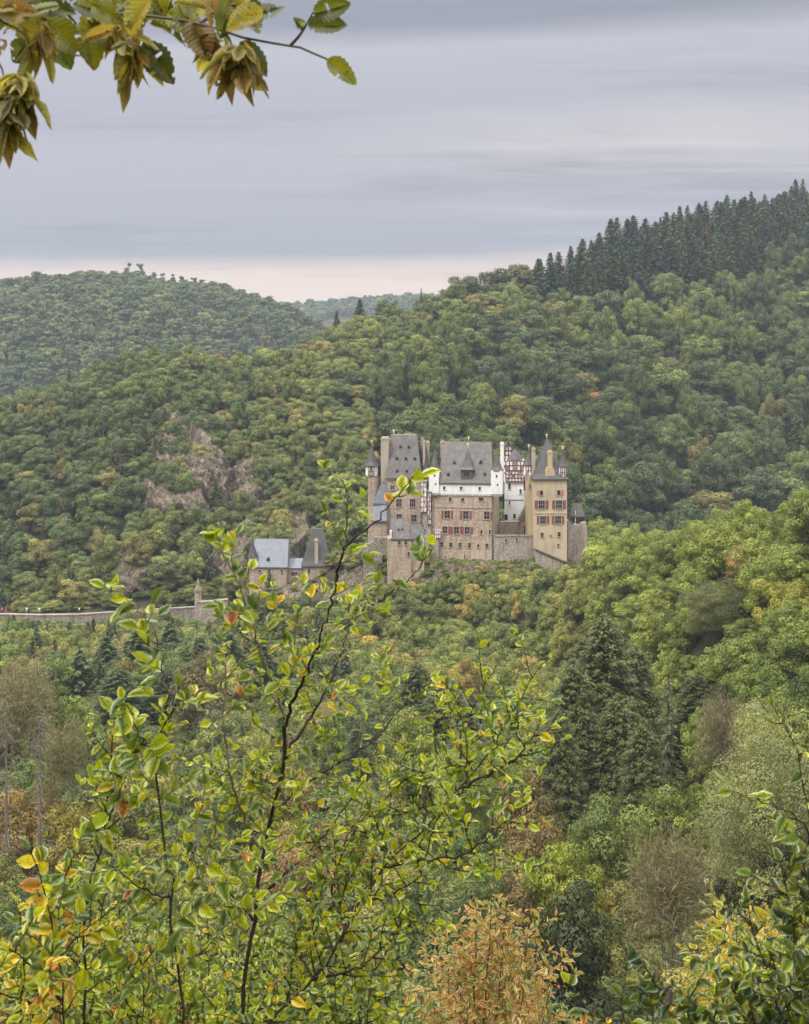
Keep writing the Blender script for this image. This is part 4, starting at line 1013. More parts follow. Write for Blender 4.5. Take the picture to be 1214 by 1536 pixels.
TPL = {}      # kind -> list of (crown mesh or None, trunk mesh)
def make_templates():
    for lod, ncl, per, ls, cnt in (('near', 36, 520, .135, 5), ('mid', 23, 330, .20, 6), ('far', 16, 60, .50, 5), ('fine', 50, 2300, .046, 3)):
        L = []
        for s in range(cnt):
            cr, cs = crown_mesh(100 + s * 7 + ncl, ncl, per, ls, R=4.2, z0=1.2 if lod != 'near' else 1.0, z1=10, rc=(.16, .36) if lod in ('near', 'fine') else (.22, .46))
            L.append((with_mat(cr, M['crown']), with_mat(trunk_mesh(s, cs), M['bark'])))
        TPL['b_' + lod] = L
    for lod, per, nw, ls, cnt in (('near', 20, 60, .078, 3), ('mid', 9, 24, .34, 4)):
        L = []
        for s in range(cnt):
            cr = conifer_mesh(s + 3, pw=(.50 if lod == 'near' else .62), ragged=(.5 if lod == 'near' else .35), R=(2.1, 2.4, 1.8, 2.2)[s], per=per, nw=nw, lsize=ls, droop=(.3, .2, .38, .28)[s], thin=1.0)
            mb = MB().tube([(0, 0, -1.2), (0, 0, 3), (0, 0, 9.7)], [.22, .16, .02], 6)
            tm = bpy.data.meshes.new('trunk'); tm.from_pydata(mb.v, [], mb.f); tm.update()
            L.append((with_mat(cr, M['crown']), with_mat(tm, M['bark'])))
        TPL['c_' + lod] = L
    L = []
    for s in range(3):      # open, sparse spruce with drooping tiers
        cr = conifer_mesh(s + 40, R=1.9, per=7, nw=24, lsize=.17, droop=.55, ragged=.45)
        mb = MB().tube([(0, 0, -1.2), (0, 0, 3), (0, 0, 9.8)], [.18, .13, .02], 6)
        tm = bpy.data.meshes.new('trunk'); tm.from_pydata(mb.v, [], mb.f); tm.update()
        L.append((with_mat(cr, M['crown']), with_mat(tm, M['bark'])))
    TPL['sparse'] = L
    L = []
    for s in range(4):
        cr, cs = pine_crown(s + 60)
        mb = MB().tube([(0, 0, -1), (.1, 0, 3), (-.05, .1, 6), (.1, 0, 8.6)], [.22, .18, .13, .05], 6)
        for p in cs: mb.tube([(0, 0, p[2] - 1.3), tuple(p)], [.07, .03], 4)
        tm = bpy.data.meshes.new('trunk'); tm.from_pydata(mb.v, [], mb.f); tm.update()
        L.append((with_mat(cr, M['crown']), with_mat(tm, M['bark_pale'])))
    TPL['pine'] = L
    L = []
    for s in range(3):
        cr = twig_crown(s + 5); mb = MB(); rs = random.Random(s)
        for q in range(9):
            a = rs.uniform(0, 6.28); l = rs.uniform(.6, 1.9); mb.tube([(0, 0, -1), (math.cos(a) * l * .4, math.sin(a) * l * .4, 3), (math.cos(a) * l * 1.3, math.sin(a) * l * 1.3, rs.uniform(7, 9.4))], [.10, .07, .015], 5)
        tm = bpy.data.meshes.new('trunk'); tm.from_pydata(mb.v, [], mb.f); tm.update()
        L.append((with_mat(cr, M['crown']), with_mat(tm, M['bark_pale'])))
    TPL['twig'] = L
    TPL['dead'] = [(None, with_mat(dead_spruce(s), M['bark_pale'])) for s in range(3)]
make_templates()

GREEN, DARK, YG, OLIVE = (.068, .105, .028), (.034, .056, .026), (.155, .185, .042), (.115, .118, .042)
PALE, ORANGE, RUST, YEL = (.175, .185, .095), (.33, .165, .055), (.22, .105, .055), (.36, .27, .05)
CON, CONB, BROWN = (.056, .066, .031), (.034, .046, .030), (.130, .112, .082)
LIME = (.155, .18, .048)

T = []        # dicts
def tree(px, top, wp, Y, kind, col, label=None, cat='tree', base=None, var=None):
    x = (px - CX) / F * Y; g = gz(x, Y) if base is None else base
    zt = H - (top - HY) / F * Y
    h = max(zt - g, 2.0)
    if kind in 'b twig' and Y < 235:      # stand it farther down the valley if it would be too slender there
        while h > (3.2 if kind == 'twig' else 1.75) * wp * Y / F and Y < 235:
            Y += 2; x = (px - CX) / F * Y; g = gz(x, Y); h = max(H - (top - HY) / F * Y - g, 2.0)
    T.append(dict(x=x, y=Y, z=g, h=h, r=wp / 2 * Y / F, kind=kind, col=col, label=label, cat=cat, special=True, var=var))

# ---- trees the photograph shows as individuals
tree(858, 1328, 150, 74, 'b', (.040, .050, .026), 'large dark domed broadleaf tree with brownish top at the bottom right of the valley', var=1)
tree(1005, 1238, 150, 86, 'twig', BROWN, 'round brown nearly bare tree of fine twigs right of the dark domed tree')
tree(1150, 1065, 225, 104, 'b', PALE, 'huge pale grey-green willow-like tree filling the right edge of the valley', var=0)
tree(1195, 1040, 130, 112, 'b', (.20, .22, .075), 'pale yellow-green tree at the right edge behind the huge willow-like tree', var=2)
tree(1083, 1040, 90, 124, 'twig', (.125, .108, .082), 'bare grey-brown tree with upright stems in front of the dark spruces')
tree(1130, 1050, 80, 118, 'twig', (.19, .165, .125), 'pale bare tree between the upright bare tree and the willow-like tree')
tree(905, 1195, 130, 112, 'b', (.100, .125, .040), 'fresh green broadleaf tree at the foot of the dark conifers', var=3)
tree(1000, 1172, 120, 112, 'b', (.115, .138, .042), 'bright green tree right of the fresh green one under the tall conifers', var=4)
tree(905, 1205, 90, 108, 'b', (.095, .12, .038), 'small rounded green tree before the fresh green trees', var=2)
tree(840, 1262, 110, 98, 'b', (.16, .18, .030), 'yellow-green tree above the dark domed tree', var=1)
tree(790, 1150, 110, 112, 'b', (.185, .135, .06), 'orange-brown autumn tree left of the dark conifers', var=0)
tree(815, 1205, 90, 104, 'b', (.165, .12, .056), 'rusty orange tree below the larger orange-brown one', var=2)
tree(935, 1258, 60, 95, 'b', (.105, .125, .045), 'little green tree squeezed beside the brown twiggy tree', var=0)
tree(948, 1372, 80, 80, 'b', (.19, .115, .055), 'reddish brown tree right of the dark domed tree', var=3)
tree(880, 1420, 70, 66, 'b', (.10, .125, .07), 'grey-green bushy tree below the dark domed tree', var=4)
tree(975, 1420, 85, 72, 'b', (.175, .175, .075), 'pale olive bush below the reddish brown tree', var=1)
tree(1035, 1385, 90, 80, 'b', (.10, .115, .06), 'dull green tree under the brown twiggy tree', var=2)
tree(960, 1330, 110, 88, 'b', OLIVE, 'olive tree between the dark domed and twiggy brown trees', var=0)
tree(780, 1310, 80, 80, 'b', (.13, .10, .055), 'brownish tree left above the dark domed tree', var=3)
tree(1105, 1240, 120, 98, 'b', (.13, .125, .08), 'grey-brown tree with thinning leaves right of the brown twiggy tree', var=4)
tree(1180, 1200, 130, 92, 'b', (.12, .13, .065), 'dull grey-green tree at the right edge under the willow-like tree', var=1)
# tall dark conifers right of centre
for px, top, wp, Y, k, lab in ((905, 918, 150, 158, 'c', 'tallest dark conifer in the valley right of the castle'), (860, 985, 120, 150, 'c', 'broad dark conifer left of the tallest one'),
                               (955, 965, 120, 162, 'c', 'dark conifer right of the tallest one'), (925, 1040, 120, 146, 'c', 'dark green conifer in front of the tallest one'),
                               (1003, 1005, 70, 143, 'sparse', 'slim pale spruce with drooping tiers right of the dark conifers'), (840, 1055, 90, 142, 'c', 'shorter dark conifer at the left foot of the group'),
                               (965, 1075, 90, 140, 'c', 'short dark conifer beside the slim pale spruce'), (1045, 1010, 90, 165, 'c', 'dark conifer hidden behind the slim pale spruce'),
                               (668, 1015, 110, 185, 'c', 'soft grey-green conifer behind the sapling, below the great house'), (625, 990, 90, 200, 'c', 'dark conifer left of the soft grey-green one'),
                               (700, 1060, 90, 176, 'c', 'low dark conifer right of the soft grey-green one'),
                               (1200, 930, 60, 175, 'c', 'dark pointed conifer at the right edge of the spur'), (1168, 905, 50, 182, 'c', 'slender conifer among the broadleaf trees of the spur')):
    tree(px, top, wp * (1.4 if k == 'c' else 1.2), Y, k, (.066, .078, .034) if k == 'c' else (.075, .085, .052), lab, 'conifer')
for px, top, wp, Y, lab in ((205, 945, 95, 250, 'dark conifer below the road wall turret, behind the left whip of leaves'), (160, 955, 80, 245, 'dark conifer left of the one below the road wall'), (255, 935, 80, 258, 'dark conifer right under the wall turret'),
                            (120, 975, 70, 240, 'dark blue-green conifer at the left end of the dark row below the road'), (300, 955, 80, 250, 'dark conifer below the abutment wall'), (345, 950, 80, 245, 'dark conifer under the gate hall'),
                            (178, 1000, 90, 222, 'lower dark conifer in front of the row under the road'), (250, 1000, 90, 225, 'lower dark conifer right of it in front of the row under the road'), (395, 955, 80, 240, 'dark conifer below the pointed spruce by the hall')):
    tree(px, top, wp * 1.15, Y, 'c', (.05, .07, .034), lab, 'conifer')
tree(404, 852, 70, 285, 'sparse', (.062, .078, .050), 'pointed olive spruce standing right before the gate hall', 'conifer')
tree(440, 900, 60, 284, 'sparse', (.066, .080, .05), 'smaller spruce at the foot of the gate hall rock', 'conifer')
tree(60, 1045, 90, 128, 'dead', (.2, .16, .12), 'bare dead spruce with pale trunk at the far left', 'conifer')
tree(10, 1035, 80, 132, 'dead', (.2, .16, .12), 'bare dead spruce cut by the left picture edge', 'conifer')
tree(30, 985, 120, 165, 'twig', (.15, .13, .095), 'grey leafless tree behind the dead spruces')
tree(95, 1080, 90, 122, 'twig', (.13, .12, .08), 'grey-brown leafless tree right of the dead spruce')
tree(298, 1120, 40, 118, 'dead', (.2, .16, .12), 'thin dead spruce seen through the sapling stems', 'conifer')
tree(300, 975, 90, 205, 'b', (.115, .098, .062), 'brownish thinning tree behind the left whip')
tree(110, 1040, 110, 150, 'b', (.14, .17, .05), 'light green broadleaf tree right of the dead spruces', var=1)
tree(180, 1075, 70, 140, 'b', (.27, .21, .055), 'yellowish tree behind the left sapling', var=2)
tree(40, 1180, 110, 104, 'b', (.215, .15, .06), 'orange autumn tree at the left edge below the dead spruces', var=3)
tree(105, 1200, 100, 96, 'b', (.24, .205, .05), 'yellow-green tree right of the orange one at the left', var=0)
tree(70, 940, 70, 270, 'b', (.16, .165, .045), 'yellowish broadleaf tree under the left end of the road wall', var=2)
tree(95, 965, 50, 262, 'b', (.27, .20, .06), 'small yellow-orange tree below the retaining wall', var=4)
tree(400, 1100, 110, 118, 'b', (.15, .165, .045), 'yellow-green tree seen between the main sapling stems', var=4)
tree(445, 1150, 80, 104, 'b', (.24, .155, .07), 'peach orange tree glowing behind the main sapling', var=1)
tree(460, 1240, 120, 90, 'b', (.21, .14, .075), 'pinkish orange tree low behind the main sapling', var=2)
tree(610, 1060, 110, 145, 'b', (.165, .195, .05), 'yellow-green tree below the soft conifer, left one', var=0)
tree(705, 1085, 130, 135, 'b', (.15, .185, .05), 'yellow-green tree below the soft conifer, right one', var=3)
tree(700, 985, 60, 215, 'b', (.22, .165, .06), 'yellow-brown tree on the slope below the great house', var=1)
tree(855, 930, 50, 220, 'b', (.17, .165, .055), 'olive-yellow tree above the tallest conifer', var=1)
tree(1118, 815, 66, 178, 'b', (.25, .145, .065), 'orange-brown tree standing out on the sunny spur', var=0)
tree(1080, 865, 110, 172, 'b', (.105, .115, .055), 'dull olive tree just below the orange one on the spur', var=2)
# far slope accents
tree(940, 545, 44, 470, 'b', (.17, .105, .058), 'rust coloured tree in the middle of the slope behind the yellow tower', var=1)
tree(885, 588, 32, 452, 'b', (.25, .135, .06), 'small orange-brown tree below the rust one on the back slope', var=2)
tree(1150, 470, 44, 560, 'b', (.21, .155, .055), 'yellow-brown tree high on the back slope near the spruce edge', var=3)
tree(540, 448, 44, 490, 'c', CONB, 'lone dark conifer on the saddle skyline left of the castle', 'conifer')
tree(505, 466, 32, 488, 'c', CONB, 'small pointed conifer on the saddle left of the lone dark one', 'conifer')
tree(632, 432, 9, 505, 'c', CONB, 'tiny thin conifer alone on the skyline above the castle', 'conifer')
tree(700, 414, 48, 525, 'b', (.062, .066, .036), 'dark round tree on the skyline above the great house', var=2)
tree(745, 402, 52, 530, 'b', (.066, .072, .036), 'dark skyline tree with loose crown just left of the spruce wood', var=3)
tree(778, 396, 50, 535, 'b', (.085, .085, .036), 'olive skyline tree touching the spruce wood', var=0)
for px, top, lab in ((193, 393, 'tallest umbrella pine on the far hill skyline'), (211, 395, 'leaning pine beside the tallest one on the far hill'), (229, 404, 'pine right of the leaning one on the far hill'),
                     (244, 405, 'second pine right of the leaning one'), (257, 404, 'third pine right of the leaning one'), (272, 410, 'fourth pine right of the leaning one'), (292, 412, 'last but one pine on the far hill skyline'), (303, 415, 'last pine on the far hill skyline')):
    tree(px, top + (0 if px < 215 else 4), 14, 1000, 'pine', (.05, .058, .04), lab, 'pine')
# pines with bare stems on the rocky hill
for px, top, lab in ((195, 600, 'bare-stemmed pine left of the largest rock face'), (125, 640, 'bare-stemmed pine far left on the rocky hill'), (180, 655, 'pale-stemmed tree below the first bare-stemmed pine'), (155, 610, 'tall bare-stemmed pine near the hill crest'),
                     (230, 640, 'bare-stemmed pine close to the left flank of the largest rock'), (92, 665, 'thin pine among bushes at the far left slope'), (268, 628, 'small pine above the largest rock face')):
    tree(px, top, 30, hit(px, top + 62, 300) or 400, 'pine', (.085, .095, .048), lab, 'pine')
# spruce wood along the ridge top
rsR = np.random.RandomState(5)
sk = np.array([(800, 398), (830, 386), (860, 372), (890, 352), (910, 345), (950, 332), (985, 318), (1020, 310), (1060, 302), (1100, 300), (1140, 288), (1180, 287), (1214, 280), (1300, 262)])
rdY = np.array([(a[0], a[2]) for a in RD]); 
for i, px in enumerate(np.arange(806, 1262, 7.0)):
    pxx = px + rsR.uniform(-6, 6); Y = np.interp(pxx, rdY[:, 0], rdY[:, 1]) - 3
    tree(pxx, np.interp(pxx, sk[:, 0], sk[:, 1]) + rsR.choice([-5, -1, 0, 3, 6, 9, 14, 20]), rsR.uniform(26, 58), Y + rsR.uniform(-8, 8), 'c', tuple(q * rsR.uniform(.8, 1.4) for q in CONB), None, 'conifer')
for row in range(1, 9):
    for px in np.arange(808 + row * 7, 1262, 14.0):
        pxx = px + rsR.uniform(-8, 8); Y = np.interp(pxx, rdY[:, 0], rdY[:, 1]) - 3 - row * rsR.uniform(11, 14)
        lim_ = np.interp(pxx, [800, 900, 1000, 1080, 1140, 1214], [2.0, 3.6, 4.6, 6.0, 4.6, 5.2])
        if row > lim_ + rsR.uniform(-.9, .6): continue
        x = (pxx - CX) / F * Y; h = rsR.uniform(13, 26); g = gz(x, Y)
        T.append(dict(x=x, y=Y, z=g, h=h, r=rsR.uniform(4.4, 7.8), kind='c', col=tuple(q * rsR.uniform(.75, 1.5) for q in CONB) if rsR.rand() < .8 else (.06, .075, .036), label=None, cat='conifer', special=True, var=None))

# ---- the rest of the wood, scattered over the terrain
LIM = np.array([(-200, 934), (0, 930), (36, 929), (60, 935), (110, 937), (150, 933), (185, 924), (215, 914), (245, 917), (262, 930), (296, 936), (342, 932), (358, 898), (372, 893), (430, 893), (452, 893), (500, 905), (520, 885), (550, 868), (581, 874), (636, 868), (650, 856), (700, 854), (745, 851),
                (800, 847), (850, 845), (872, 838), (885, 832), (900, 700), (2000, 300)], float)
def col_for(rs, x, y, px, zone):
    n = float(fbm(np.array([[x / 46 + 3, y / 46, 1.7]]), 3)[0]); u = rs.rand()
    mixc = lambda a, b, t: tuple(p + (q - p) * t for p, q in zip(a, b))
    if zone == 'spur': c = mixc((.095, .125, .034), LIME, np.clip((n - .3) * 2.2 + rs.normal() * .22 + .12, 0, 1)); c = mixc(c, YEL, .3) if u < .05 else c
    elif zone == 'knoll': c = mixc((.105, .125, .042), (.185, .185, .058), np.clip((n - .3) * 2 + rs.normal() * .25, 0, 1)); c = mixc(c, (.28, .19, .08), .55) if u < .10 else c
    elif zone == 'cliff': c = mixc((.066, .088, .034), (.140, .152, .05), np.clip((n - .32) * 2.2 + rs.normal() * .25, 0, 1)); c = mixc(c, (.20, .15, .075), .5) if u < .08 else c
    elif zone == 'back': c = mixc((.044, .062, .028), (.098, .118, .037), np.clip((n - .35) * 2.4 + rs.normal() * .30 - (.18 if px > 880 else 0), 0, 1)); c = mixc(c, (.17, .135, .05), .55) if u < .06 else c  # leaf colour biased darker on the right, painting in the valley's shade
    elif zone == 'far': c = mixc((.044, .064, .038), (.085, .104, .048), np.clip((n - .3) * 2.0 + rs.normal() * .25, 0, 1)); c = mixc(c, (.16, .14, .08), .5) if u < .07 else c  # distant leaf colours cooled, some of the bluish haze put into them
    else:
        c = [GREEN, OLIVE, (.13, .15, .05), (.095, .115, .055), DARK, (.18, .15, .055)][int(u * 5.99)]; c = mixc(c, (.12, .13, .05), .3)
    return tuple(np.clip(np.array(c) * rs.uniform(.85, 1.16) * 1.15, 0.01, .6))

def scatter():
    rs = np.random.RandomState(21); cell = {}
    def near(x, y, r, kf=0.52):
        i, j = int(x // 12), int(y // 12)
        for a in range(i - 1, i + 2):
            for b in range(j - 1, j + 2):
                for (qx, qy, qr) in cell.get((a, b), ()):
                    if (qx - x) ** 2 + (qy - y) ** 2 < (kf * (qr + r)) ** 2: return True
        return False
    def put(x, y, r): cell.setdefault((int(x // 12), int(y // 12)), []).append((x, y, r))
    for t in T: put(t['x'], t['y'], t['r'] * (.7 if t['kind'] in ('pine', 'dead', 'sparse') else 1))
    for (ya, yb, sp) in ((56, 130, 3.6), (130, 335, 3.6), (335, 700, 4.4), (130, 335, 3.1), (335, 700, 3.9), (700, 1030, 6.2), (1780, 1905, 11)):
        for y in np.arange(ya, yb, sp):
            half = (607 + 90) / F * y
            for x in np.arange(-half, half, sp):
                xx, yy = x + rs.uniform(-.5, .5) * sp, y + rs.uniform(-.5, .5) * sp
                px = CX + F * xx / yy
                if yy < 130: zone, h, r = 'near', rs.uniform(6.5, 10.5), rs.uniform(2.3, 3.6)
                elif yy < 335:
                    zone = 'knoll' if (px > 520 and px < 900 and yy > 225) else ('spur' if px > 760 and yy > 135 else 'valley'); h, r = rs.uniform(7, 10.5), rs.uniform(2.5, 3.9)
                    if zone == 'spur' and px > 1000: h, r = rs.uniform(7, 9.5), rs.uniform(2.4, 3.5)
                    if zone == 'knoll': h, r = rs.uniform(6, 9), rs.uniform(2.2, 3.3)
                elif yy < 700:
                    zone = 'cliff' if px < 560 else 'back'
                    h, r = (rs.uniform(6.5, 9.5), rs.uniform(2.6, 4.2)) if zone == 'cliff' else (rs.uniform(10, 18), 3.6 + 5.2 * rs.rand() ** 1.4)
                    if zone == 'cliff' and yy > 425: h, r = rs.uniform(8, 10.5), rs.uniform(3, 4.2)
                elif yy < 1100: zone, h, r = 'far', rs.uniform(7, 13), 3.4 + 3.6 * rs.rand() ** 1.6
                else: zone, h, r = 'far', rs.uniform(9, 12), rs.uniform(5, 7)
                if zone == 'valley' and yy < 215 and rs.rand() < .5: h *= 1.25; r *= 1.2
                if near(xx, yy, r, {'back': .70, 'cliff': .60, 'far': .62, 'spur': .60}.get(zone, .52)): continue
                if ell(xx, yy, 14.5, 309, 30.0, 20.8) < 0.0 and not (yy < 290 and False): continue
                if ell(xx, yy, XB + .5, 308, 10.6, 9.3) < 0: continue
                if px < 352 and 314.5 < yy < 331.5: continue
                g = gz(xx, yy)
                tpx = r * F / yy
                if yy < (319 if px < 352 else 338) and px < 895:
                    lim = max(np.interp(px + dx, LIM[:, 0], LIM[:, 1]) for dx in (-tpx * .8, 0, tpx * .8))
                    zmax = H - (lim + rs.uniform(0, 10) - HY) / F * yy
                    if g + h > zmax:
                        k = (zmax - g) / h
                        if k < .33: continue
                        h *= k; r *= max(k ** .5, .6)
                if any(abs(px - q[0]) < q[2] * .98 + tpx * .2 and (HY - (g + h * .55 - H) * F / yy) < q[1] + q[3] * .8 and (HY - (g + h * .55 - H) * F / yy) > q[1] - q[3] * .78 and yy <= q[4] + 4 and yy > q[4] - 45 for q in ROCKS if q[4] > 305):
                    if rs.rand() < .92: continue
                if yy < 235:      # keep the singled-out trees in view
                    tp_ = HY - (g + h - H) * F / yy
                    if yy < 90 and tp_ < 1440 and px > 540: continue
                    hid = False
                    for t in T:
                        if t['special'] and t['y'] > yy and t['y'] < 290:
                            q = F / t['y']; tpx2 = CX + t['x'] * q; tt = HY - (t['z'] + t['h'] - H) * q; rw2 = t['r'] * q
                            if zone != 'spur' and zone != 'knoll' and abs(tpx2 - px) < .8 * (rw2 + tpx) and tp_ < tt + 2.0 * rw2 * (1.2 if t['kind'] in 'cdead' else .8): hid = True; break
                    if hid: continue
                if zone == 'back':      # lower, wind-pruned trees along the crest
                    yc = np.interp(px, [a[0] for a in RD], [a[2] for a in RD])
                    if yy > yc - 40: h *= .62; r *= .8
                if zone == 'far' and 950 < yy < 1100: h *= .6; r *= .8
                h = max(h * (1 if yy < 335 else rs.uniform(.82, 1.3)), 1.7 * r)
                put(xx, yy, r)
                kind = 'b'
                u = rs.rand()
                if zone == 'valley' and u < (.25 if px < 560 else .18) and yy > 150: kind = 'c'
                if zone == 'cliff' and u < .03: kind = 'c'
                if zone == 'back' and px > 1000 and u < .05: kind = 'c'
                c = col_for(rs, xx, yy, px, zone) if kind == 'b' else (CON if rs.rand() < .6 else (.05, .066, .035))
                if kind == 'c': h *= 1.15; r *= .75
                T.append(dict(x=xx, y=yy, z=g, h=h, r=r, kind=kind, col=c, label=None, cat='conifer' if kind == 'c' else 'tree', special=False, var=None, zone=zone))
def ledge():
    rs = np.random.RandomState(8)
    for (cx, cy_, rx, ry, a0, a1, n) in ((14.5, 309, 31.0, 21.3, 195, 345, 95), (XB + .5, 308, 11.0, 10.0, 200, 340, 14)):
        for i in range(n):
            a = R_(a0 + (a1 - a0) * (i + rs.rand()) / n); k = rs.uniform(.965, 1.06)
            x, y = cx + rx * k * math.cos(a), cy_ + ry * k * math.sin(a)
            px = CX + F * x / y
            if 795 < px < 850 and rs.rand() < .5: continue
            T.append(dict(x=x, y=y, z=gz(x, y), h=rs.uniform(1.3, 3.8 if px < 640 else 2.8) * (.4 if cx < 0 else 1), r=rs.uniform(.9, 1.7) * (.6 if cx < 0 else 1), kind='b', col=col_for(rs, x, y, px, 'knoll'), label=None, cat='tree', special=False, var=None, zone='knoll'))
def undergrowth():
    rs = np.random.RandomState(77); occ = {}
    for t in T: occ.setdefault((int(t['x'] // 8), int(t['y'] // 8)), []).append((t['x'], t['y'], t['r']))
    for (ya, yb, sp) in ((60, 340, 2.9), (340, 430, 3.6)):
        for y in np.arange(ya, yb, sp):
            half = 670 / F * y
            for x in np.arange(-half, half, sp):
                xx, yy = x + rs.uniform(-.5, .5) * sp, y + rs.uniform(-.5, .5) * sp; px = CX + F * xx / yy
                if ell(xx, yy, 14.5, 309, 30.6, 21.4) < 0 or ell(xx, yy, XB + .5, 308, 11, 9.8) < 0 or (px < 352 and 312.5 < yy < 331): continue
                i, j = int(xx // 8), int(yy // 8)
                if any((qx - xx) ** 2 + (qy - yy) ** 2 < (.62 * qr) ** 2 for a in (i - 1, i, i + 1) for b in (j - 1, j, j + 1) for qx, qy, qr in occ.get((a, b), ())): continue
                h, r = rs.uniform(1.6, 3.8), rs.uniform(1.2, 2.3); g = gz(xx, yy)
                if yy < 338 and px < 895:
                    zmax = H - (np.interp(px, LIM[:, 0], LIM[:, 1]) + 2 - HY) / F * yy
                    if g + h > zmax: h = zmax - g
                    if h < .9: continue
                if yy > 331 and any(((px - q[0]) / q[2]) ** 2 + (((HY - (g - H) * F / yy) - q[1]) / q[3]) ** 2 < .95 for q in ROCKS) and rs.rand() < .82: continue
                zone = 'cliff' if yy > 335 else ('knoll' if 520 < px < 900 and yy > 225 else ('spur' if px > 760 and yy > 135 else 'near'))
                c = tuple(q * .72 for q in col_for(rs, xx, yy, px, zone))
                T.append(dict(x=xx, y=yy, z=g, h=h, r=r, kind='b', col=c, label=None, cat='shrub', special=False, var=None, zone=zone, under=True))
scatter()
ledge()

def wall_bushes():
    rs = np.random.RandomState(14)
    for px in np.arange(-30, 300, 7.0):
        pxx = px + rs.uniform(-4, 4); Y = rs.uniform(303, 312); x = (pxx - CX) / F * Y; g = gz(x, Y)
        zt = H - (np.interp(pxx, LIM[:, 0], LIM[:, 1]) + rs.uniform(-7, 4) - HY) / F * Y
        if zt - g < 1.2: continue
        T.append(dict(x=x, y=Y, z=g, h=zt - g, r=rs.uniform(1.5, 2.6), kind='b', col=col_for(rs, x, Y, pxx, 'cliff'), label=None, cat='tree', special=False, var=None, zone='knoll'))
for px in np.arange(30, 346, 2.6):
    rs_ = np.random.RandomState(int(px * 10)); Y = rs_.uniform(327.3, 338); x = (px - CX) / F * Y
    T.append(dict(x=x, y=Y, z=gz(x, Y), h=rs_.uniform(1.6, 4.5), r=rs_.uniform(1.3, 2.6), kind='b', col=col_for(rs_, x, Y, px, 'cliff'), label=None, cat='tree', special=False, var=None, zone='cliff'))
wall_bushes()
undergrowth()
def visibility():
    """how much of each tree the camera can see, on a coarse grid, nearest first"""
    W_, H_ = 304, 384; buf = np.zeros((H_, W_), bool)
    fr = np.linspace(.03, .97, 70)
    castle_done = False
    yy_, xx_ = np.mgrid[0:H_, 0:W_]
    for t in sorted(T, key=lambda t: t['y']):
        if t.get('under'): t['vis'] = 0; continue
        if t['y'] > 295 and not castle_done:
            castle_done = True
            for a, b, c, d in ((558, 636, 718, 860), (640, 752, 668, 852), (757, 850, 700, 845), (374, 495, 812, 895)): buf[c // 4:d // 4, a // 4:b // 4] = True
        px = CX + F * t['x'] / t['y']; s = F / t['y']
        pt = HY - (t['z'] + t['h'] - H) * s; pb = HY - (t['z'] + t['h'] * .12 - H) * s
        rw = t['r'] * s; cxp, cyp = px / 4, (pt + pb) / 8; rx, ry = max(rw / 4, .5), max((pb - pt) / 8, .5)
        t['px'], t['top'], t['wpx'] = px, pt, rw * 2
        x0, x1, y0, y1 = int(max(cxp - rx, 0)), int(min(cxp + rx + 1, W_)), int(max(cyp - ry, 0)), int(min(cyp + ry + 1, H_))
        t['vis'] = 0
        if x1 <= x0 or y1 <= y0: continue
        zt = t['z'] + t['h'] * .8
        if (terr(t['x'] * fr, t['y'] * fr) > H + (zt - H) * fr).any(): continue
        e = ((xx_[y0:y1, x0:x1] + .5 - cxp) / rx) ** 2 + ((yy_[y0:y1, x0:x1] + .5 - cyp) / ry) ** 2
        inside = e < 1; sub = buf[y0:y1, x0:x1]
        t['vis'] = int((inside & ~sub).sum())
        sub |= e < .8
visibility()

def pick(t):
    k = t['kind']
    if k in ('b', 'c'):
        k += '_fine' if t['kind'] == 'b' and t['r'] > 4.6 and t['y'] < 235 else '_near' if t['y'] < 235 and not t.get('under') else ('_mid' if t['y'] < 700 or t['kind'] == 'c' else '_far')
    L = TPL[k]
    i = t['var'] % len(L) if t['var'] is not None else int((t['x'] * 7.3 + t['y'] * 3.1) * 10) % len(L)
    return k, i
UR = {'pine': 2.6, 'twig': 4.0, 'dead': 2.0, 'sparse': 1.9, 'c': 2.15, 'b': 4.05}
NAME = {'b': 'broadleaf_tree', 'c': 'conifer_tree', 'pine': 'pine_tree', 'twig': 'bare_tree', 'dead': 'dead_spruce', 'sparse': 'spruce_tree'}
def tone_word(c):
    r, g, b = c; L = .3 * r + .6 * g + .1 * b
    if r > g * 1.45: return 'rust-orange' if r > .2 else 'brown'
    if r > g * 1.10: return 'yellow-brown'
    if L < .062: return 'dark green'
    if r > g * .93: return 'olive yellow' if L > .12 else 'olive'
    if L > .145: return 'pale yellow-green' if b < g * .4 else 'pale grey-green'
    if L > .105: return 'light green'
    return 'mid green'
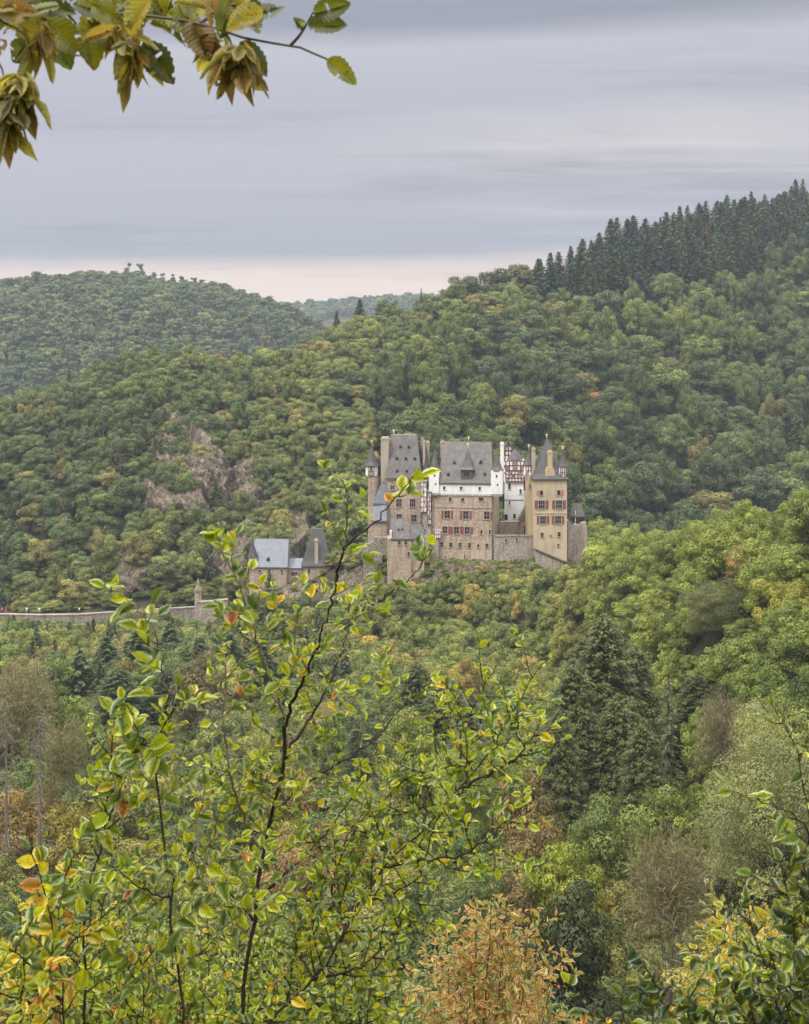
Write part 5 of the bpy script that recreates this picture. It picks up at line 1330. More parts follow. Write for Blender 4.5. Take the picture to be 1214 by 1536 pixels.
MARKS = [(700, 640, 'above the great house roof'), (600, 640, 'above the grey roof of the tower house'), (825, 645, 'above the yellow tower roof'), (870, 700, 'right of the yellow tower'), (700, 875, 'under the great house'), (600, 890, 'under the tan annex'),
         (800, 870, 'under the courtyard wall'), (870, 860, 'at the foot of the bastion'), (520, 700, 'left of the tall tower house'), (520, 900, 'below the rampart wall'), (430, 760, 'above the gate hall'), (430, 910, 'below the gate hall'),
         (290, 640, 'above the largest rock face'), (200, 760, 'left of the largest rock face'), (420, 700, 'right of the ribbed rock wall'), (250, 880, 'just above the castle road'), (90, 880, 'above the left end of the road'), (60, 700, 'on the far left rocky slope'),
         (90, 960, 'below the left end of the road wall'), (280, 970, 'below the abutment wall'), (940, 555, 'near the rust tree on the back slope'), (1050, 640, 'on the back slope above the spur'), (1180, 560, 'on the back slope at the right edge'),
         (1000, 460, 'under the spruce wood'), (1160, 440, 'under the right part of the spruce wood'), (800, 470, 'near the crest above the castle'), (620, 500, 'on the saddle above the castle'), (400, 540, 'on the crest of the rocky hill'), (180, 560, 'on the left shoulder of the rocky hill'),
         (960, 800, 'on the left crest of the sunny spur'), (1100, 760, 'on the crest of the sunny spur'), (1190, 760, 'on the spur crest at the right edge'), (1060, 850, 'near the orange tree of the spur'), (1180, 870, 'on the spur by the right edge'), (960, 890, 'on the spur above the tallest conifer'),
         (1120, 960, 'low on the spur'), (760, 950, 'between the great house and the tallest conifer'), (680, 940, 'on the slope below the great house'), (560, 980, 'behind the main sapling top'), (420, 1000, 'behind the main sapling'), (780, 1090, 'left of the dark conifers'),
         (640, 1120, 'under the soft grey-green conifer'), (500, 1180, 'low behind the main sapling'), (330, 1100, 'between left and main saplings'), (150, 1120, 'right of the dead spruces'), (40, 1120, 'by the dead spruces'), (60, 1260, 'low at the left edge'), (220, 1260, 'low behind the left sapling'),
         (620, 1280, 'behind the leaning sapling stem'), (760, 1240, 'by the rusty orange tree'), (900, 1260, 'among the fresh green trees'), (1100, 1180, 'under the willow-like tree'), (1040, 1420, 'at the bottom right behind the yellow bush'), (860, 1480, 'at the bottom below the dark domed tree'),
         (700, 1420, 'behind the rust-leaved shrub'), (1180, 1320, 'behind the right-hand shrub'), (950, 330, 'on the ridge skyline, middle'), (840, 385, 'at the left end of the spruce ridge'), (1040, 310, 'on the ridge skyline, right half'), (1150, 290, 'on the highest ridge skyline'),
         (900, 410, 'in the left front of the spruce wood'), (1030, 370, 'in the middle of the spruce wood'), (1160, 350, 'of the spruce wood by the right edge')]
def ordinal(i): return ['leftmost', 'second', 'third', 'fourth', 'fifth', 'sixth', 'seventh', 'eighth', 'ninth', 'tenth', 'eleventh', 'twelfth', 'thirteenth', 'fourteenth', 'fifteenth', 'sixteenth'][min(i, 15)]

indiv = [t for t in T if t['special']]
rest = sorted([t for t in T if not t['special'] and t['vis'] > 0 and t['y'] < 700], key=lambda t: -t['vis'])
nb = sum(1 for t in indiv if t['kind'] == 'b')
for t in rest:
    if t['kind'] == 'b':
        if nb < 296 and t['vis'] >= 4: indiv.append(t); nb += 1; t['ind'] = True
    elif t['vis'] >= 3: indiv.append(t); t['ind'] = True
indiv = [t for t in indiv if t['vis'] > 0 or not t.get('special') or t['label']]
unl = {}
for t in indiv:
    if not t['label']:
        py = t['top'] + .25 * t['h'] * F / t['y']
        mk = min(MARKS, key=lambda m: math.hypot(m[0] - t['px'], (m[1] - py) * 1.3))
        kindw = {'b': 'broadleaf', 'c': 'spruce' if t['y'] > 430 else 'conifer'}[t['kind']]
        t['base'] = (tone_word(t['col']) + ' ' + kindw, mk[2]); unl.setdefault(t['base'], []).append(t)
for (a, b), L in unl.items():
    # split a crowded description into rows by height, then count along each row
    L.sort(key=lambda t: t['top']); nr_ = min(5, (len(L) + 7) // 8)
    rows = np.array_split(np.arange(len(L)), nr_); wds = {1: [''], 2: ['upper ', 'lower '], 3: ['upper ', 'middle ', 'lower '], 4: ['topmost ', 'upper ', 'lower ', 'bottom '], 5: ['topmost ', 'upper ', 'middle ', 'lower ', 'bottom ']}[nr_]
    for wd, ix in zip(wds, rows):
        g = sorted((L[i] for i in ix), key=lambda t: t['px'])
        for i, t in enumerate(g):
            t['label'] = f"{wd}{a} {b}" if len(g) == 1 else f"{ordinal(i)} {wd}{a} {b}"
GRP = {'b': 'broadleaf trees of the valley woods', 'c': 'conifers of the valley woods', 'pine': 'pines on the hills', 'twig': 'leafless trees in the valley', 'dead': 'dead spruces', 'sparse': 'slim spruces'}
for t in indiv:
    k, i = pick(t); cr, tr = TPL[k][i]
    o = empty(NAME[t['kind']], (t['x'], t['y'], t['z'])); tag(o, t['label'], t['cat'], GRP[t['kind']])
    rz = random.Random(int(t['x'] * 100) + int(t['y'] * 37)).uniform(0, 6.28); sxy, sz = t['r'] / UR[t['kind']], t['h'] / 10
    for nm, me in (('crown', cr), ('trunk', tr)):
        if me is None: continue
        c = bpy.data.objects.new(nm, me); COL.objects.link(c); c.parent = o
        c.scale = (sxy, sxy, sz)
        if t['kind'] == 'twig' and nm == 'crown':      # round head on a tall stem
            c.scale.z = min(sz, 1.15 * sxy); c.location.z = t['h'] - 10 * c.scale.z
        c.rotation_euler = (0, 0, rz); c['tcol'] = [float(q) for q in t['col']]

# ---- everything farther off or too small: one mass of wood, instanced on points
def forest(name, trees, label):
    colls = bpy.data.collections.new(name + '_kinds')
    keys = sorted({pick(t) for t in trees}); idx = {}
    for n_, (k, i) in enumerate(keys):
        cr, tr = TPL[k][i]
        o = bpy.data.objects.new('kind_%03d' % n_, cr); colls.objects.link(o); idx[(k, i)] = n_
    me = bpy.data.meshes.new(name); me.from_pydata([(t['x'], t['y'], t['z']) for t in trees], [], [])
    def attr(nm, ty, vals, key):
        a = me.attributes.new(nm, ty, 'POINT'); a.data.foreach_set(key, np.array(vals, dtype=np.int32 if ty == 'INT' else np.float32).ravel())
    attr('idx', 'INT', [idx[pick(t)] for t in trees], 'value')
    attr('scl', 'FLOAT_VECTOR', [(t['r'] / UR[t['kind']], t['r'] / UR[t['kind']], t['h'] / 10) for t in trees], 'vector')
    rr = np.random.RandomState(3); attr('rot', 'FLOAT_VECTOR', [(0, 0, rr.uniform(0, 6.28)) for t in trees], 'vector')
    attr('tcol', 'FLOAT_COLOR', [(*t['col'], 1) for t in trees], 'color')
    o = link(name, me); tag(o, label, 'wood', kind='stuff')
    ng = bpy.data.node_groups.new(name, 'GeometryNodeTree')
    ng.interface.new_socket('Geometry', in_out='INPUT', socket_type='NodeSocketGeometry'); ng.interface.new_socket('Geometry', in_out='OUTPUT', socket_type='NodeSocketGeometry')
    N, Lk = ng.nodes, ng.links
    gi, go = N.new('NodeGroupInput'), N.new('NodeGroupOutput')
    ci = N.new('GeometryNodeCollectionInfo'); ci.inputs['Collection'].default_value = colls; ci.inputs['Separate Children'].default_value = True; ci.inputs['Reset Children'].default_value = True
    ip = N.new('GeometryNodeInstanceOnPoints'); ip.inputs['Pick Instance'].default_value = True
    def named(nm, ty):
        a = N.new('GeometryNodeInputNamedAttribute'); a.data_type = ty; a.inputs[0].default_value = nm; return a.outputs['Attribute']
    Lk.new(gi.outputs[0], ip.inputs['Points']); Lk.new(ci.outputs[0], ip.inputs['Instance'])
    Lk.new(named('idx', 'INT'), ip.inputs['Instance Index']); Lk.new(named('rot', 'FLOAT_VECTOR'), ip.inputs['Rotation']); Lk.new(named('scl', 'FLOAT_VECTOR'), ip.inputs['Scale'])
    Lk.new(ip.outputs[0], go.inputs[0])
    md = o.modifiers.new('trees', 'NODES'); md.node_group = ng
    return o
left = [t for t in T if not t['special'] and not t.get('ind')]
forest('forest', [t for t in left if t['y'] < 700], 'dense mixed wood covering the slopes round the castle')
forest('far_forest', [t for t in left if t['y'] >= 700], 'hazy wood covering the distant hills')
print('TREES', len(T), 'individuals', len(indiv), 'broadleaf', nb, 'left', len(left))

# ------------------------------------------------------------------ people on the castle road
M['skin'] = mat_plain('skin', (0.5, 0.32, 0.24), 0.6, 0.3, 0.1)
M['hair'] = mat_plain('dark hair', (0.05, 0.035, 0.025), 0.6, 0.3, 0.2)
def cloth(n, c): M[n] = mat_plain(n, c, 0.85, 0.15, 0.2, 9)
cloth('white cotton', (0.75, 0.74, 0.72)); cloth('orange cloth', (0.65, 0.24, 0.09)); cloth('pink cloth', (0.62, 0.12, 0.14)); cloth('dark denim', (0.05, 0.06, 0.09)); cloth('grey cloth', (0.3, 0.3, 0.31)); cloth('red cloth', (0.5, 0.06, 0.05))
def ring_body(secs, n=10):
    """one continuous surface through elliptic sections (x, y, z, rx, ry)"""
    v, f = [], []
    for x, y, z, rx, ry in secs:
        for i in range(n): a = 6.2832 * i / n; v.append((x + rx * math.cos(a), y + ry * math.sin(a), z))
    for j in range(len(secs) - 1):
        for i in range(n): f.append((j * n + i, j * n + (i + 1) % n, (j + 1) * n + (i + 1) % n, (j + 1) * n + i))
    f.append(tuple(range(n - 1, -1, -1))); f.append(tuple((len(secs) - 1) * n + i for i in range(n)))
    return v, f
def person(px, label, top, bottom, Y=341, rz=0.0, stride=.16):
    o = empty('person', (P(px, 900, Y).x, Y, gz(P(px, 900, Y).x, Y)), rz); tag(o, label, 'person', 'visitors on the castle road')
    sk = bpy.data.meshes.new('body'); V_, E_, R2 = [], [], []
    def j(x, y, z, r, par=None):
        V_.append((x, y, z)); R2.append(r)
        if par is not None: E_.append((par, len(V_) - 1))
        return len(V_) - 1
    pel = j(0, 0, .95, .13); ch = j(0, 0, 1.28, .145, j(0, 0, 1.1, .125, pel)); nk = j(0, -.01, 1.48, .06, ch); hd = j(0, -.02, 1.60, .095, nk); j(0, -.02, 1.70, .085, hd)
    for s in (-1, 1):
        sh = j(s * .19, 0, 1.38, .065, ch); el = j(s * .26, .03, 1.12, .045, sh); wr = j(s * .24, -.10, .90, .032, el); j(s * .24, -.13, .81, .03, wr)
        hp = j(s * .10, 0, .86, .10, pel); kn = j(s * .11, -s * stride * .5 - .03, .48, .06, hp); an = j(s * .11, -s * stride + .04, .09, .042, kn); j(s * .12, -s * stride - .12, .04, .038, an)
    sk.from_pydata(V_, E_, []); b = bpy.data.objects.new('body', sk); COL.objects.link(b); b.parent = o
    md = b.modifiers.new('skin', 'SKIN')
    for i, d in enumerate(sk.skin_vertices[0].data): d.radius = (R2[i], R2[i]); d.use_root = i == 0
    b.modifiers.new('smooth', 'SUBSURF').levels = 1
    sk.materials.append(M['skin'])
    def piece(nm, secs, mat):
        v, f = ring_body(secs); me = bpy.data.meshes.new(nm); me.from_pydata(v, [], f); me.polygons.foreach_set('use_smooth', [True] * len(f)); link(nm, me, M[mat], o)
    piece('shirt', [(0, 0, .92, .19, .15), (0, 0, 1.1, .18, .145), (0, 0, 1.28, .225, .165), (0, 0, 1.40, .21, .12), (0, 0, 1.46, .10, .08)], top)
    for s in (-1, 1):
        piece('sleeve', [(s * .185, 0, 1.41, .08, .08), (s * .235, .015, 1.24, .075, .075), (s * .262, .03, 1.10, .062, .062)], top)
        piece('trouser_leg', [(s * .095, 0, .97, .125, .14), (s * .10, 0, .84, .12, .125), (s * .11, -s * stride * .5 - .03, .48, .085, .085), (s * .11, -s * stride + .04, .11, .075, .075)], bottom)
    piece('hair', [(0, .03, 1.60, .085, .075), (0, .01, 1.68, .104, .105), (0, -.01, 1.75, .09, .095), (0, -.01, 1.795, .03, .03)], 'hair')
person(59, 'person in a white top and orange trousers by the road wall', 'white cotton', 'orange cloth', 323, .4)
person(40, 'person in white at the left end of the pale road wall', 'white cotton', 'grey cloth', 323, -.6)
person(119, 'person in a white shirt and dark trousers at the bend of the road', 'white cotton', 'dark denim', 323, 1.2)
person(3, 'person in a pink top at the left picture edge', 'pink cloth', 'dark denim', 323, .2)
person(9, 'person in a red top next to the one in pink', 'red cloth', 'grey cloth', 323.5, 2.0)
person(288, 'person in dark clothes beside the slim wall turret', 'dark denim', 'dark denim', 322, -.5)
person(333, 'person in a red top behind the abutment wall', 'red cloth', 'dark denim', 322, .8)

# ------------------------------------------------------------------ leaves near the eye
def leaf_template(kind):
    """(verts, faces quads, faces tris, uv): blade along +x from 0 to 1, folded along the midrib"""
    if kind == 'ovate':
        st = [(0.10, .17), (.28, .315), (.50, .34), (.72, .245), (.90, .105)]
    elif kind == 'serrate':
        n = 15; st = []
        for i in range(n):
            x = .04 + .92 * i / (n - 1); wv = .36 * (math.sin(math.pi * min(1, x ** .78))) ** .8 + .012
            st.append((x, wv * (1.0 if i % 2 else .86)))
    else:                      # narrow hanging blade
        st = [(0.08, .07), (.25, .15), (.45, .19), (.7, .16), (.9, .07)]
    v = [(0, 0, 0)]; n = len(st)
    for x, w_ in st: v.append((x, 0, -.04 * math.sin(math.pi * x) + 0.0))
    v.append((1.02, 0, -.02))
    for s in (1, -1):
        if kind == 'serrate':
            for x, w_ in st: v.append((x + .008, s * w_ * .55, w_ * .18 - .03 * x * x))
        for x, w_ in st: v.append((x + (.015 if kind == 'serrate' else 0), s * w_, w_ * .30 - .05 * x * x))
    tip = n + 1; q, t = [], []
    for s in range(2):
        if kind == 'serrate':
            h_ = n + 2 + s * 2 * n; o = h_ + n
            t.append((0, 1, h_)); t.append((0, h_, o)); t.append((n, tip, h_ + n - 1)); t.append((h_ + n - 1, tip, o + n - 1))
            for i in range(n - 1): q.append((1 + i, 2 + i, h_ + i + 1, h_ + i)); q.append((h_ + i, h_ + i + 1, o + i + 1, o + i))
            continue
        o = n + 2 + s * n
        t.append((0, 1, o)); t.append((n, tip, o + n - 1))
        for i in range(n - 1): q.append((1 + i, 2 + i, o + i + 1, o + i))
    v = np.array(v); uv = v[:, :2].copy()
    return v, np.array(q), np.array(t), uv
LT = {k: leaf_template(k) for k in ('ovate', 'serrate', 'narrow')}

def leaves_mesh(kind, pos, direc, nrm, size, col, rs, curl=.25, skip=None):
    tv, tq, tt, tuv = LT[kind]; n, k = len(pos), len(tv)
    x = direc / np.linalg.norm(direc, axis=1, keepdims=True); z = nrm - x * (nrm * x).sum(1, keepdims=True); z /= np.linalg.norm(z, axis=1, keepdims=True) + 1e-9
    y = np.cross(z, x)
    L = np.repeat(tv[None], n, 0).copy()
    cu = rs.normal(size=(n, 1)) * curl + curl * .6; tw = rs.normal(size=(n, 1)) * curl; wd = rs.uniform(.82, 1.15, (n, 1)); fold = rs.uniform(.2, 1.5, (n, 1))
    L[:, :, 2] = L[:, :, 2] * fold - cu * L[:, :, 0] ** 2 + tw * L[:, :, 1] * L[:, :, 0]
    L[:, :, 1] *= wd
    L[:, :, 2] += .03 * np.sin(L[:, :, 0] * 9 + rs.uniform(0, 6, (n, 1))) * np.sign(L[:, :, 1])
    L = L * size[:, None, None]
    v = pos[:, None] + L[:, :, 0:1] * x[:, None] + L[:, :, 1:2] * y[:, None] + L[:, :, 2:3] * z[:, None]
    off = np.arange(n)[:, None, None] * k
    fq = (tq[None] + off).reshape(-1, 4); ft = (tt[None] + off).reshape(-1, 3)
    if skip is not None:
        fq = fq[rs.rand(len(fq)) > skip]
    c = np.repeat(col, k, 0)
    me = mesh_np('leaves', v.reshape(-1, 3), [fq, ft], col=c, smooth=True)
    uvl = me.uv_layers.new(name='UVMap'); li = np.concatenate([fq.ravel(), ft.ravel()])
    uvl.data.foreach_set('uv', np.tile(tuv, (n, 1))[li].astype(np.float32).ravel())
    return me

def spline(pts, n):
    """smooth curve through 3-D points"""
    p = np.array(pts, float); d = np.concatenate([[0], np.cumsum(np.linalg.norm(np.diff(p, axis=0), axis=1))])
    s = np.linspace(0, d[-1], n)
    m = np.gradient(p, d, axis=0)
    i = np.clip(np.searchsorted(d, s, side='right') - 1, 0, len(d) - 2); h = (d[i + 1] - d[i])[:, None]; t = ((s - d[i]) / h[:, 0])[:, None]
    return (2 * t**3 - 3 * t**2 + 1) * p[i] + (t**3 - 2 * t**2 + t) * h * m[i] + (-2 * t**3 + 3 * t**2) * p[i + 1] + (t**3 - t**2) * h * m[i + 1], d[-1]

GRN = np.array([(.36, .41, .014), (.29, .365, .018), (.17, .24, .024), (.46, .48, .018), (.11, .17, .028), (.29, .35, .05), (.38, .41, .02), (.085, .135, .028), (.13, .20, .03)])
class Sapling:
    def __init__(s, name, label, root, seed, cat='sapling', bark='bark_dark', group=None):
        s.o = empty(name, root); tag(s.o, label, cat, group); s.root = Vector(root); s.rs = np.random.RandomState(seed); s.mb = MB(); s.L = []; s.bark = bark; s.tw = MB(); s.light = 0
    def stem(s, pts, r0, r1, n=None, bark=None):
        """pts (px, py, Y) along the stem; returns the dense curve"""
        q = [np.array(P(*p) - s.root) for p in pts]
        c, ln = spline(q, n or max(8, int(len(q) * 5)))
        k = np.arange(len(c)) / (len(c) - 1)
        wob = s.rs.normal(size=c.shape) * .0035; c = c + wob * (k[:, None] > .05)
        if bark: MB().tube([tuple(p) for p in c], list(r0 + (r1 - r0) * k ** .8), 6).build('shoot', M['bark_light'], s.o, smooth=True)
        else: s.mb.tube([tuple(p) for p in c], list(r0 + (r1 - r0) * k ** .8), 6)
        return c
    def grow(s, c, start, every, tl, size, yellow=.05, order=0, gap=.0185, droop=.0, spread=1.0, tip=True, dark=0.0):
        """side twigs with leaves along curve c, from fraction start"""
        rs = s.rs; seg = np.linalg.norm(np.diff(c, axis=0), axis=1); d = np.concatenate([[0], np.cumsum(seg)]); Ln = d[-1]
        pos = start * Ln; side = 1
        at = lambda q: np.array([np.interp(q, d, c[:, k]) for k in range(3)])
        while pos < Ln * .985:
            p = at(pos); t = at(min(pos + .02, Ln)) - at(max(pos - .02, 0)); t /= np.linalg.norm(t) + 1e-9
            a = rs.uniform(0, 6.283) if order == 0 else (0 if side > 0 else math.pi) + rs.normal() * .5
            side = -side
            u = np.cross(t, np.array([0.0, 1.0, 0.0])); u /= np.linalg.norm(u) + 1e-9; w_ = np.cross(t, u)
            dr = t * rs.uniform(.35, .8) + spread * (u * math.cos(a) + w_ * math.sin(a)) + np.array([0, 0, .15 - droop]); dr /= np.linalg.norm(dr)
            frac = pos / Ln; l = tl * rs.uniform(.55, 1.2) * (1.0 - .55 * max(0, (frac - start) / (1 - start + 1e-6)))
            s.twig(p, dr, l, size, yellow, gap, droop, order, dark)
            pos += every * rs.uniform(.6, 1.4)
        if tip: s.leafy(c[int(len(c) * .8):], size * .85, yellow, gap, dark)
    def twig(s, p, dr, l, size, yellow, gap, droop, order, dark=0.0):
        rs = s.rs; n = 7; c = [p]; dd = dr.copy()
        for i in range(n - 1):
            dd = dd + rs.normal(size=3) * .13 + np.array([0, 0, .05 - droop * .25]); dd /= np.linalg.norm(dd); c.append(c[-1] + dd * l / (n - 1))
        c = np.array(c); s.tw.tube([tuple(q) for q in c], [.0026 - .0020 * i / (n - 1) for i in range(n)], 4)
        s.leafy(c, size, yellow, gap, dark)
        if order > 0 and l > .16:
            for k in (2, 3, 4, 5):
                if rs.rand() < .55:
                    d2 = dd + rs.normal(size=3) * .75; d2 /= np.linalg.norm(d2); s.twig(c[k], d2, l * rs.uniform(.35, .6), size * .92, yellow, gap, droop, order - 1, dark)
    def leafy(s, c, size, yellow, gap, dark=0.0):
        rs = s.rs; seg = np.linalg.norm(np.diff(c, axis=0), axis=1); d = np.concatenate([[0], np.cumsum(seg)]); pos = gap * .6; sd = 1
        while pos <= d[-1]:
            p = np.array([np.interp(pos, d, c[:, k]) for k in range(3)]); t = np.array([np.interp(min(pos + .02, d[-1]), d, c[:, k]) for k in range(3)]) - np.array([np.interp(max(pos - .02, 0), d, c[:, k]) for k in range(3)]); t /= np.linalg.norm(t) + 1e-9
            up = np.array([rs.normal() * .35, -.45 + rs.normal() * .45, .8]); sdv = np.cross(up, t); sdv /= np.linalg.norm(sdv) + 1e-9
            dv = t * rs.uniform(.35, .9) + sdv * sd * rs.uniform(.6, 1.1) + np.array([0, 0, -.12 + rs.normal() * .2]); sd = -sd
            nn = up + rs.normal(size=3) * .30
            u = rs.rand()
            if u < yellow * .86: col = np.array([(.62, .44, .025), (.52, .42, .03), (.44, .39, .03)][rs.randint(3)])
            elif u < yellow: col = np.array([(.52, .22, .03), (.35, .15, .04)][rs.randint(2)])
            else: col = GRN[rs.randint(len(GRN))] * (1 - .72 * dark) + np.array([0, .012, .012]) * dark
            s.L.append((p + sdv * sd * .002, dv, nn, size * rs.uniform(.5, 1.32), col * rs.uniform(.85, 1.2)))
            pos += gap * rs.uniform(.6, 1.5)
        s.L.append((c[-1], c[-1] - c[-2] + rs.normal(size=3) * .004, np.array([rs.normal() * .3, -.4, .8]), size * rs.uniform(.7, 1.1), GRN[rs.randint(len(GRN))]))
    def finish(s, kind='ovate', mat='leaf', curl=.25):
        if s.mb.v: s.mb.build('stem', M[s.bark], s.o, smooth=True)
        if s.tw.v: s.tw.build('side_twigs', M['bark_light'] if s.light else M['bark_dark'], s.o, smooth=True)  # the thin side twigs that bear the leaves
        a = [np.array([l[k] for l in s.L]) for k in range(5)]
        me = leaves_mesh(kind, a[0], a[1], a[2], a[3], a[4], s.rs, curl); o = link('leaves', me, M[mat], s.o)
        return len(s.L)

def gp(px, Y, py=None):
    x = (px - CX) / F * Y; return (x, Y, gz(x, Y) - .05)
def base_pts(px, Y): # a point on the ground, given as (px, py, Y)
    z = gz((px - CX) / F * Y, Y) - .05; return (px, HY + (H - z) * F / Y, Y)
NL = 0
# main sapling, dark forked stem in the middle
s = Sapling('sapling', 'tallest slim sapling, its dark stem forking below the castle with yellow-green leaves', gp(360, 3.9), 1)
m0 = s.stem([base_pts(355, 3.9), (366, 1700, 3.9), (370, 1440, 3.9), (382, 1375, 3.9), (389, 1315, 3.9), (402, 1240, 3.9), (418, 1180, 3.88), (426, 1140, 3.86), (429, 1090, 3.85)], .0088, .0056, 40)
a1 = s.stem([(429, 1090, 3.85), (438, 1055, 3.83), (456, 1018, 3.8), (478, 960, 3.77), (495, 910, 3.74), (506, 868, 3.72), (516, 820, 3.7), (522, 770, 3.69), (522, 728, 3.69)], .0055, .0013)
a2 = s.stem([(505, 872, 3.72), (517, 822, 3.66), (558, 787, 3.60), (595, 747, 3.55), (618, 716, 3.52)], .004, .0013)
b1 = s.stem([(428, 1138, 3.86), (458, 1088, 3.9), (480, 1052, 3.95), (500, 1012, 3.97), (514, 970, 4.0), (522, 930, 4.0), (527, 895, 4.0)], .0050, .0016)
b2 = s.stem([(523, 930, 4.0), (549, 913, 3.96), (595, 884, 3.9), (632, 848, 3.85), (645, 818, 3.83)], .0032, .0012)
d1 = s.stem([(426, 1072, 3.85), (404, 1018, 3.78), (385, 958, 3.72), (367, 900, 3.68), (345, 850, 3.62), (322, 802, 3.58)], .004, .0012, bark=1)
c1 = s.stem([(389, 1312, 3.9), (392, 1280, 3.9), (380, 1256, 3.88), (346, 1162, 3.8), (336, 1088, 3.76), (341, 975, 3.7)], .005, .0015, bark=1)
c2 = s.stem([(402, 1240, 3.9), (440, 1190, 4.0), (500, 1150, 4.1), (560, 1110, 4.15), (605, 1060, 4.2), (660, 1020, 4.2)], .005, .0012)
c3 = s.stem([(385, 1350, 3.9), (440, 1300, 4.0), (480, 1260, 4.1), (540, 1180, 4.2)], .005, .0015)
c4 = s.stem([(380, 1380, 3.9), (330, 1320, 3.7), (290, 1270, 3.6), (270, 1230, 3.6)], .004, .0012)
s.grow(m0, .72, .05, .26, .030, order=1); s.grow(a1, .1, .050, .21, .036, .16, order=1); s.grow(a2, .25, .085, .055, .050, .14, gap=.045)
s.grow(b1, .1, .055, .20, .030, .07, order=1); s.grow(b2, .25, .075, .06, .048, .10, gap=.045); s.grow(d1, .1, .045, .16, .042, .10, gap=.032); s.grow(c1, .2, .05, .20, .030, .07, order=1); s.grow(c2, .15, .055, .26, .030, .06, order=1)
s.grow(c3, .15, .055, .26, .030, .04, order=1); s.grow(c4, .15, .06, .24, .030, .05, order=1)
s.light = 1
NL += s.finish()
# left sapling
s = Sapling('sapling', 'straight dark-stemmed sapling left of the main one, crooked near its top', gp(280, 3.5), 2)
m0 = s.stem([base_pts(285, 3.5), (280, 1700, 3.5), (272, 1500, 3.5), (262, 1430, 3.5), (258, 1350, 3.5), (250, 1280, 3.5), (240, 1200, 3.5), (235, 1130, 3.48), (238, 1103, 3.47), (252, 1083, 3.45), (265, 1060, 3.43), (267, 1030, 3.42)], .0068, .0024, 46)
w1 = s.stem([(262, 1062, 3.44), (246, 1020, 3.4), (240, 970, 3.36), (214, 920, 3.32), (160, 880, 3.28)], .003, .001, bark=1)
w2 = s.stem([(240, 1120, 3.48), (215, 1110, 3.4), (200, 1080, 3.36), (188, 1045, 3.33)], .003, .001)
w3 = s.stem([(258, 1350, 3.5), (210, 1330, 3.4), (160, 1290, 3.3)], .003, .001)
s.grow(m0, .66, .055, .24, .038, .05, order=1); s.grow(w1, .1, .05, .075, .052, .05, gap=.034); s.grow(w2, .1, .06, .12, .052, .04); s.grow(w3, .1, .05, .2, .030, .04, order=1)
s.light = 1
NL += s.finish()
# thin far-left sapling
s = Sapling('sapling', 'thin leaning sapling with sparse leaves third from the left picture edge', gp(125, 3.6), 3)
m0 = s.stem([base_pts(128, 3.6), (130, 1700, 3.6), (128, 1420, 3.6), (130, 1350, 3.6), (137, 1310, 3.6), (149, 1265, 3.6), (160, 1200, 3.6), (168, 1130, 3.58), (172, 1075, 3.56)], .010, .0016, 40)
w1 = s.stem([(150, 1262, 3.6), (175, 1200, 3.55), (190, 1160, 3.5), (205, 1105, 3.48)], .003, .001)
s.grow(m0, .60, .07, .2, .030, .03, order=1); s.grow(w1, .1, .06, .12, .046, .05)
NL += s.finish()
# leaning stem to the right
s = Sapling('sapling', 'sapling leaning far to the right, leaves reaching toward the dark conifers', gp(330, 3.7), 4)
m0 = s.stem([base_pts(300, 3.7), (340, 1640, 3.75), (402, 1536, 3.8), (470, 1470, 3.85), (512, 1412, 3.9), (535, 1362, 3.92), (578, 1302, 3.95), (640, 1240, 4.0), (700, 1170, 4.0), (745, 1110, 4.0), (772, 1065, 4.0), (800, 1015, 4.0), (824, 984, 4.0)], .0088, .0013, 60)
for q in ([(512, 1412, 3.9), (540, 1340, 4.1), (600, 1290, 4.3)], [(578, 1302, 3.95), (640, 1290, 3.8), (700, 1280, 3.7), (760, 1235, 3.6), (800, 1215, 3.6)], [(640, 1240, 4.0), (640, 1180, 4.2), (660, 1120, 4.3)], [(700, 1170, 4.0), (690, 1100, 4.1), (715, 1050, 4.1), (742, 1000, 4.1)],
          [(690, 1182, 4.0), (740, 1160, 3.9), (790, 1120, 3.8), (815, 1075, 3.8)], [(470, 1470, 3.85), (540, 1450, 3.8), (585, 1410, 3.8), (605, 1380, 3.8)], [(470, 1470, 3.85), (440, 1400, 4.0), (450, 1340, 4.1)], [(545, 1350, 3.92), (590, 1340, 3.8), (640, 1310, 3.7)], [(520, 1400, 3.9), (500, 1330, 4.1), (520, 1260, 4.2), (560, 1200, 4.3)]):
    s.grow(s.stem(q, .005, .0012), .12, .05, .24, .030, .05, order=1)
s.grow(m0, .40, .05, .26, .030, .05, order=1)
NL += s.finish()
# yellowing one at the left edge
s = Sapling('sapling', 'yellowing sapling at the left edge with golden leaves on one upright shoot', gp(90, 3.3), 5)
m0 = s.stem([base_pts(95, 3.3), (94, 1600, 3.3), (92, 1480, 3.3), (84, 1410, 3.3), (62, 1330, 3.28), (46, 1272, 3.26)], .008, .0013, 30)
s.grow(m0, .72, .06, .09, .062, .85, gap=.04)
for q in ([(92, 1500, 3.3), (60, 1460, 3.2), (10, 1420, 3.1)], [(88, 1440, 3.3), (120, 1400, 3.35), (150, 1380, 3.4)], [(92, 1520, 3.3), (40, 1500, 3.2), (-20, 1480, 3.1)], [(90, 1470, 3.3), (60, 1420, 3.5), (20, 1380, 3.6)]):
    s.grow(s.stem(q, .004, .0012), .1, .05, .2, .038, .42, order=1)
NL += s.finish()
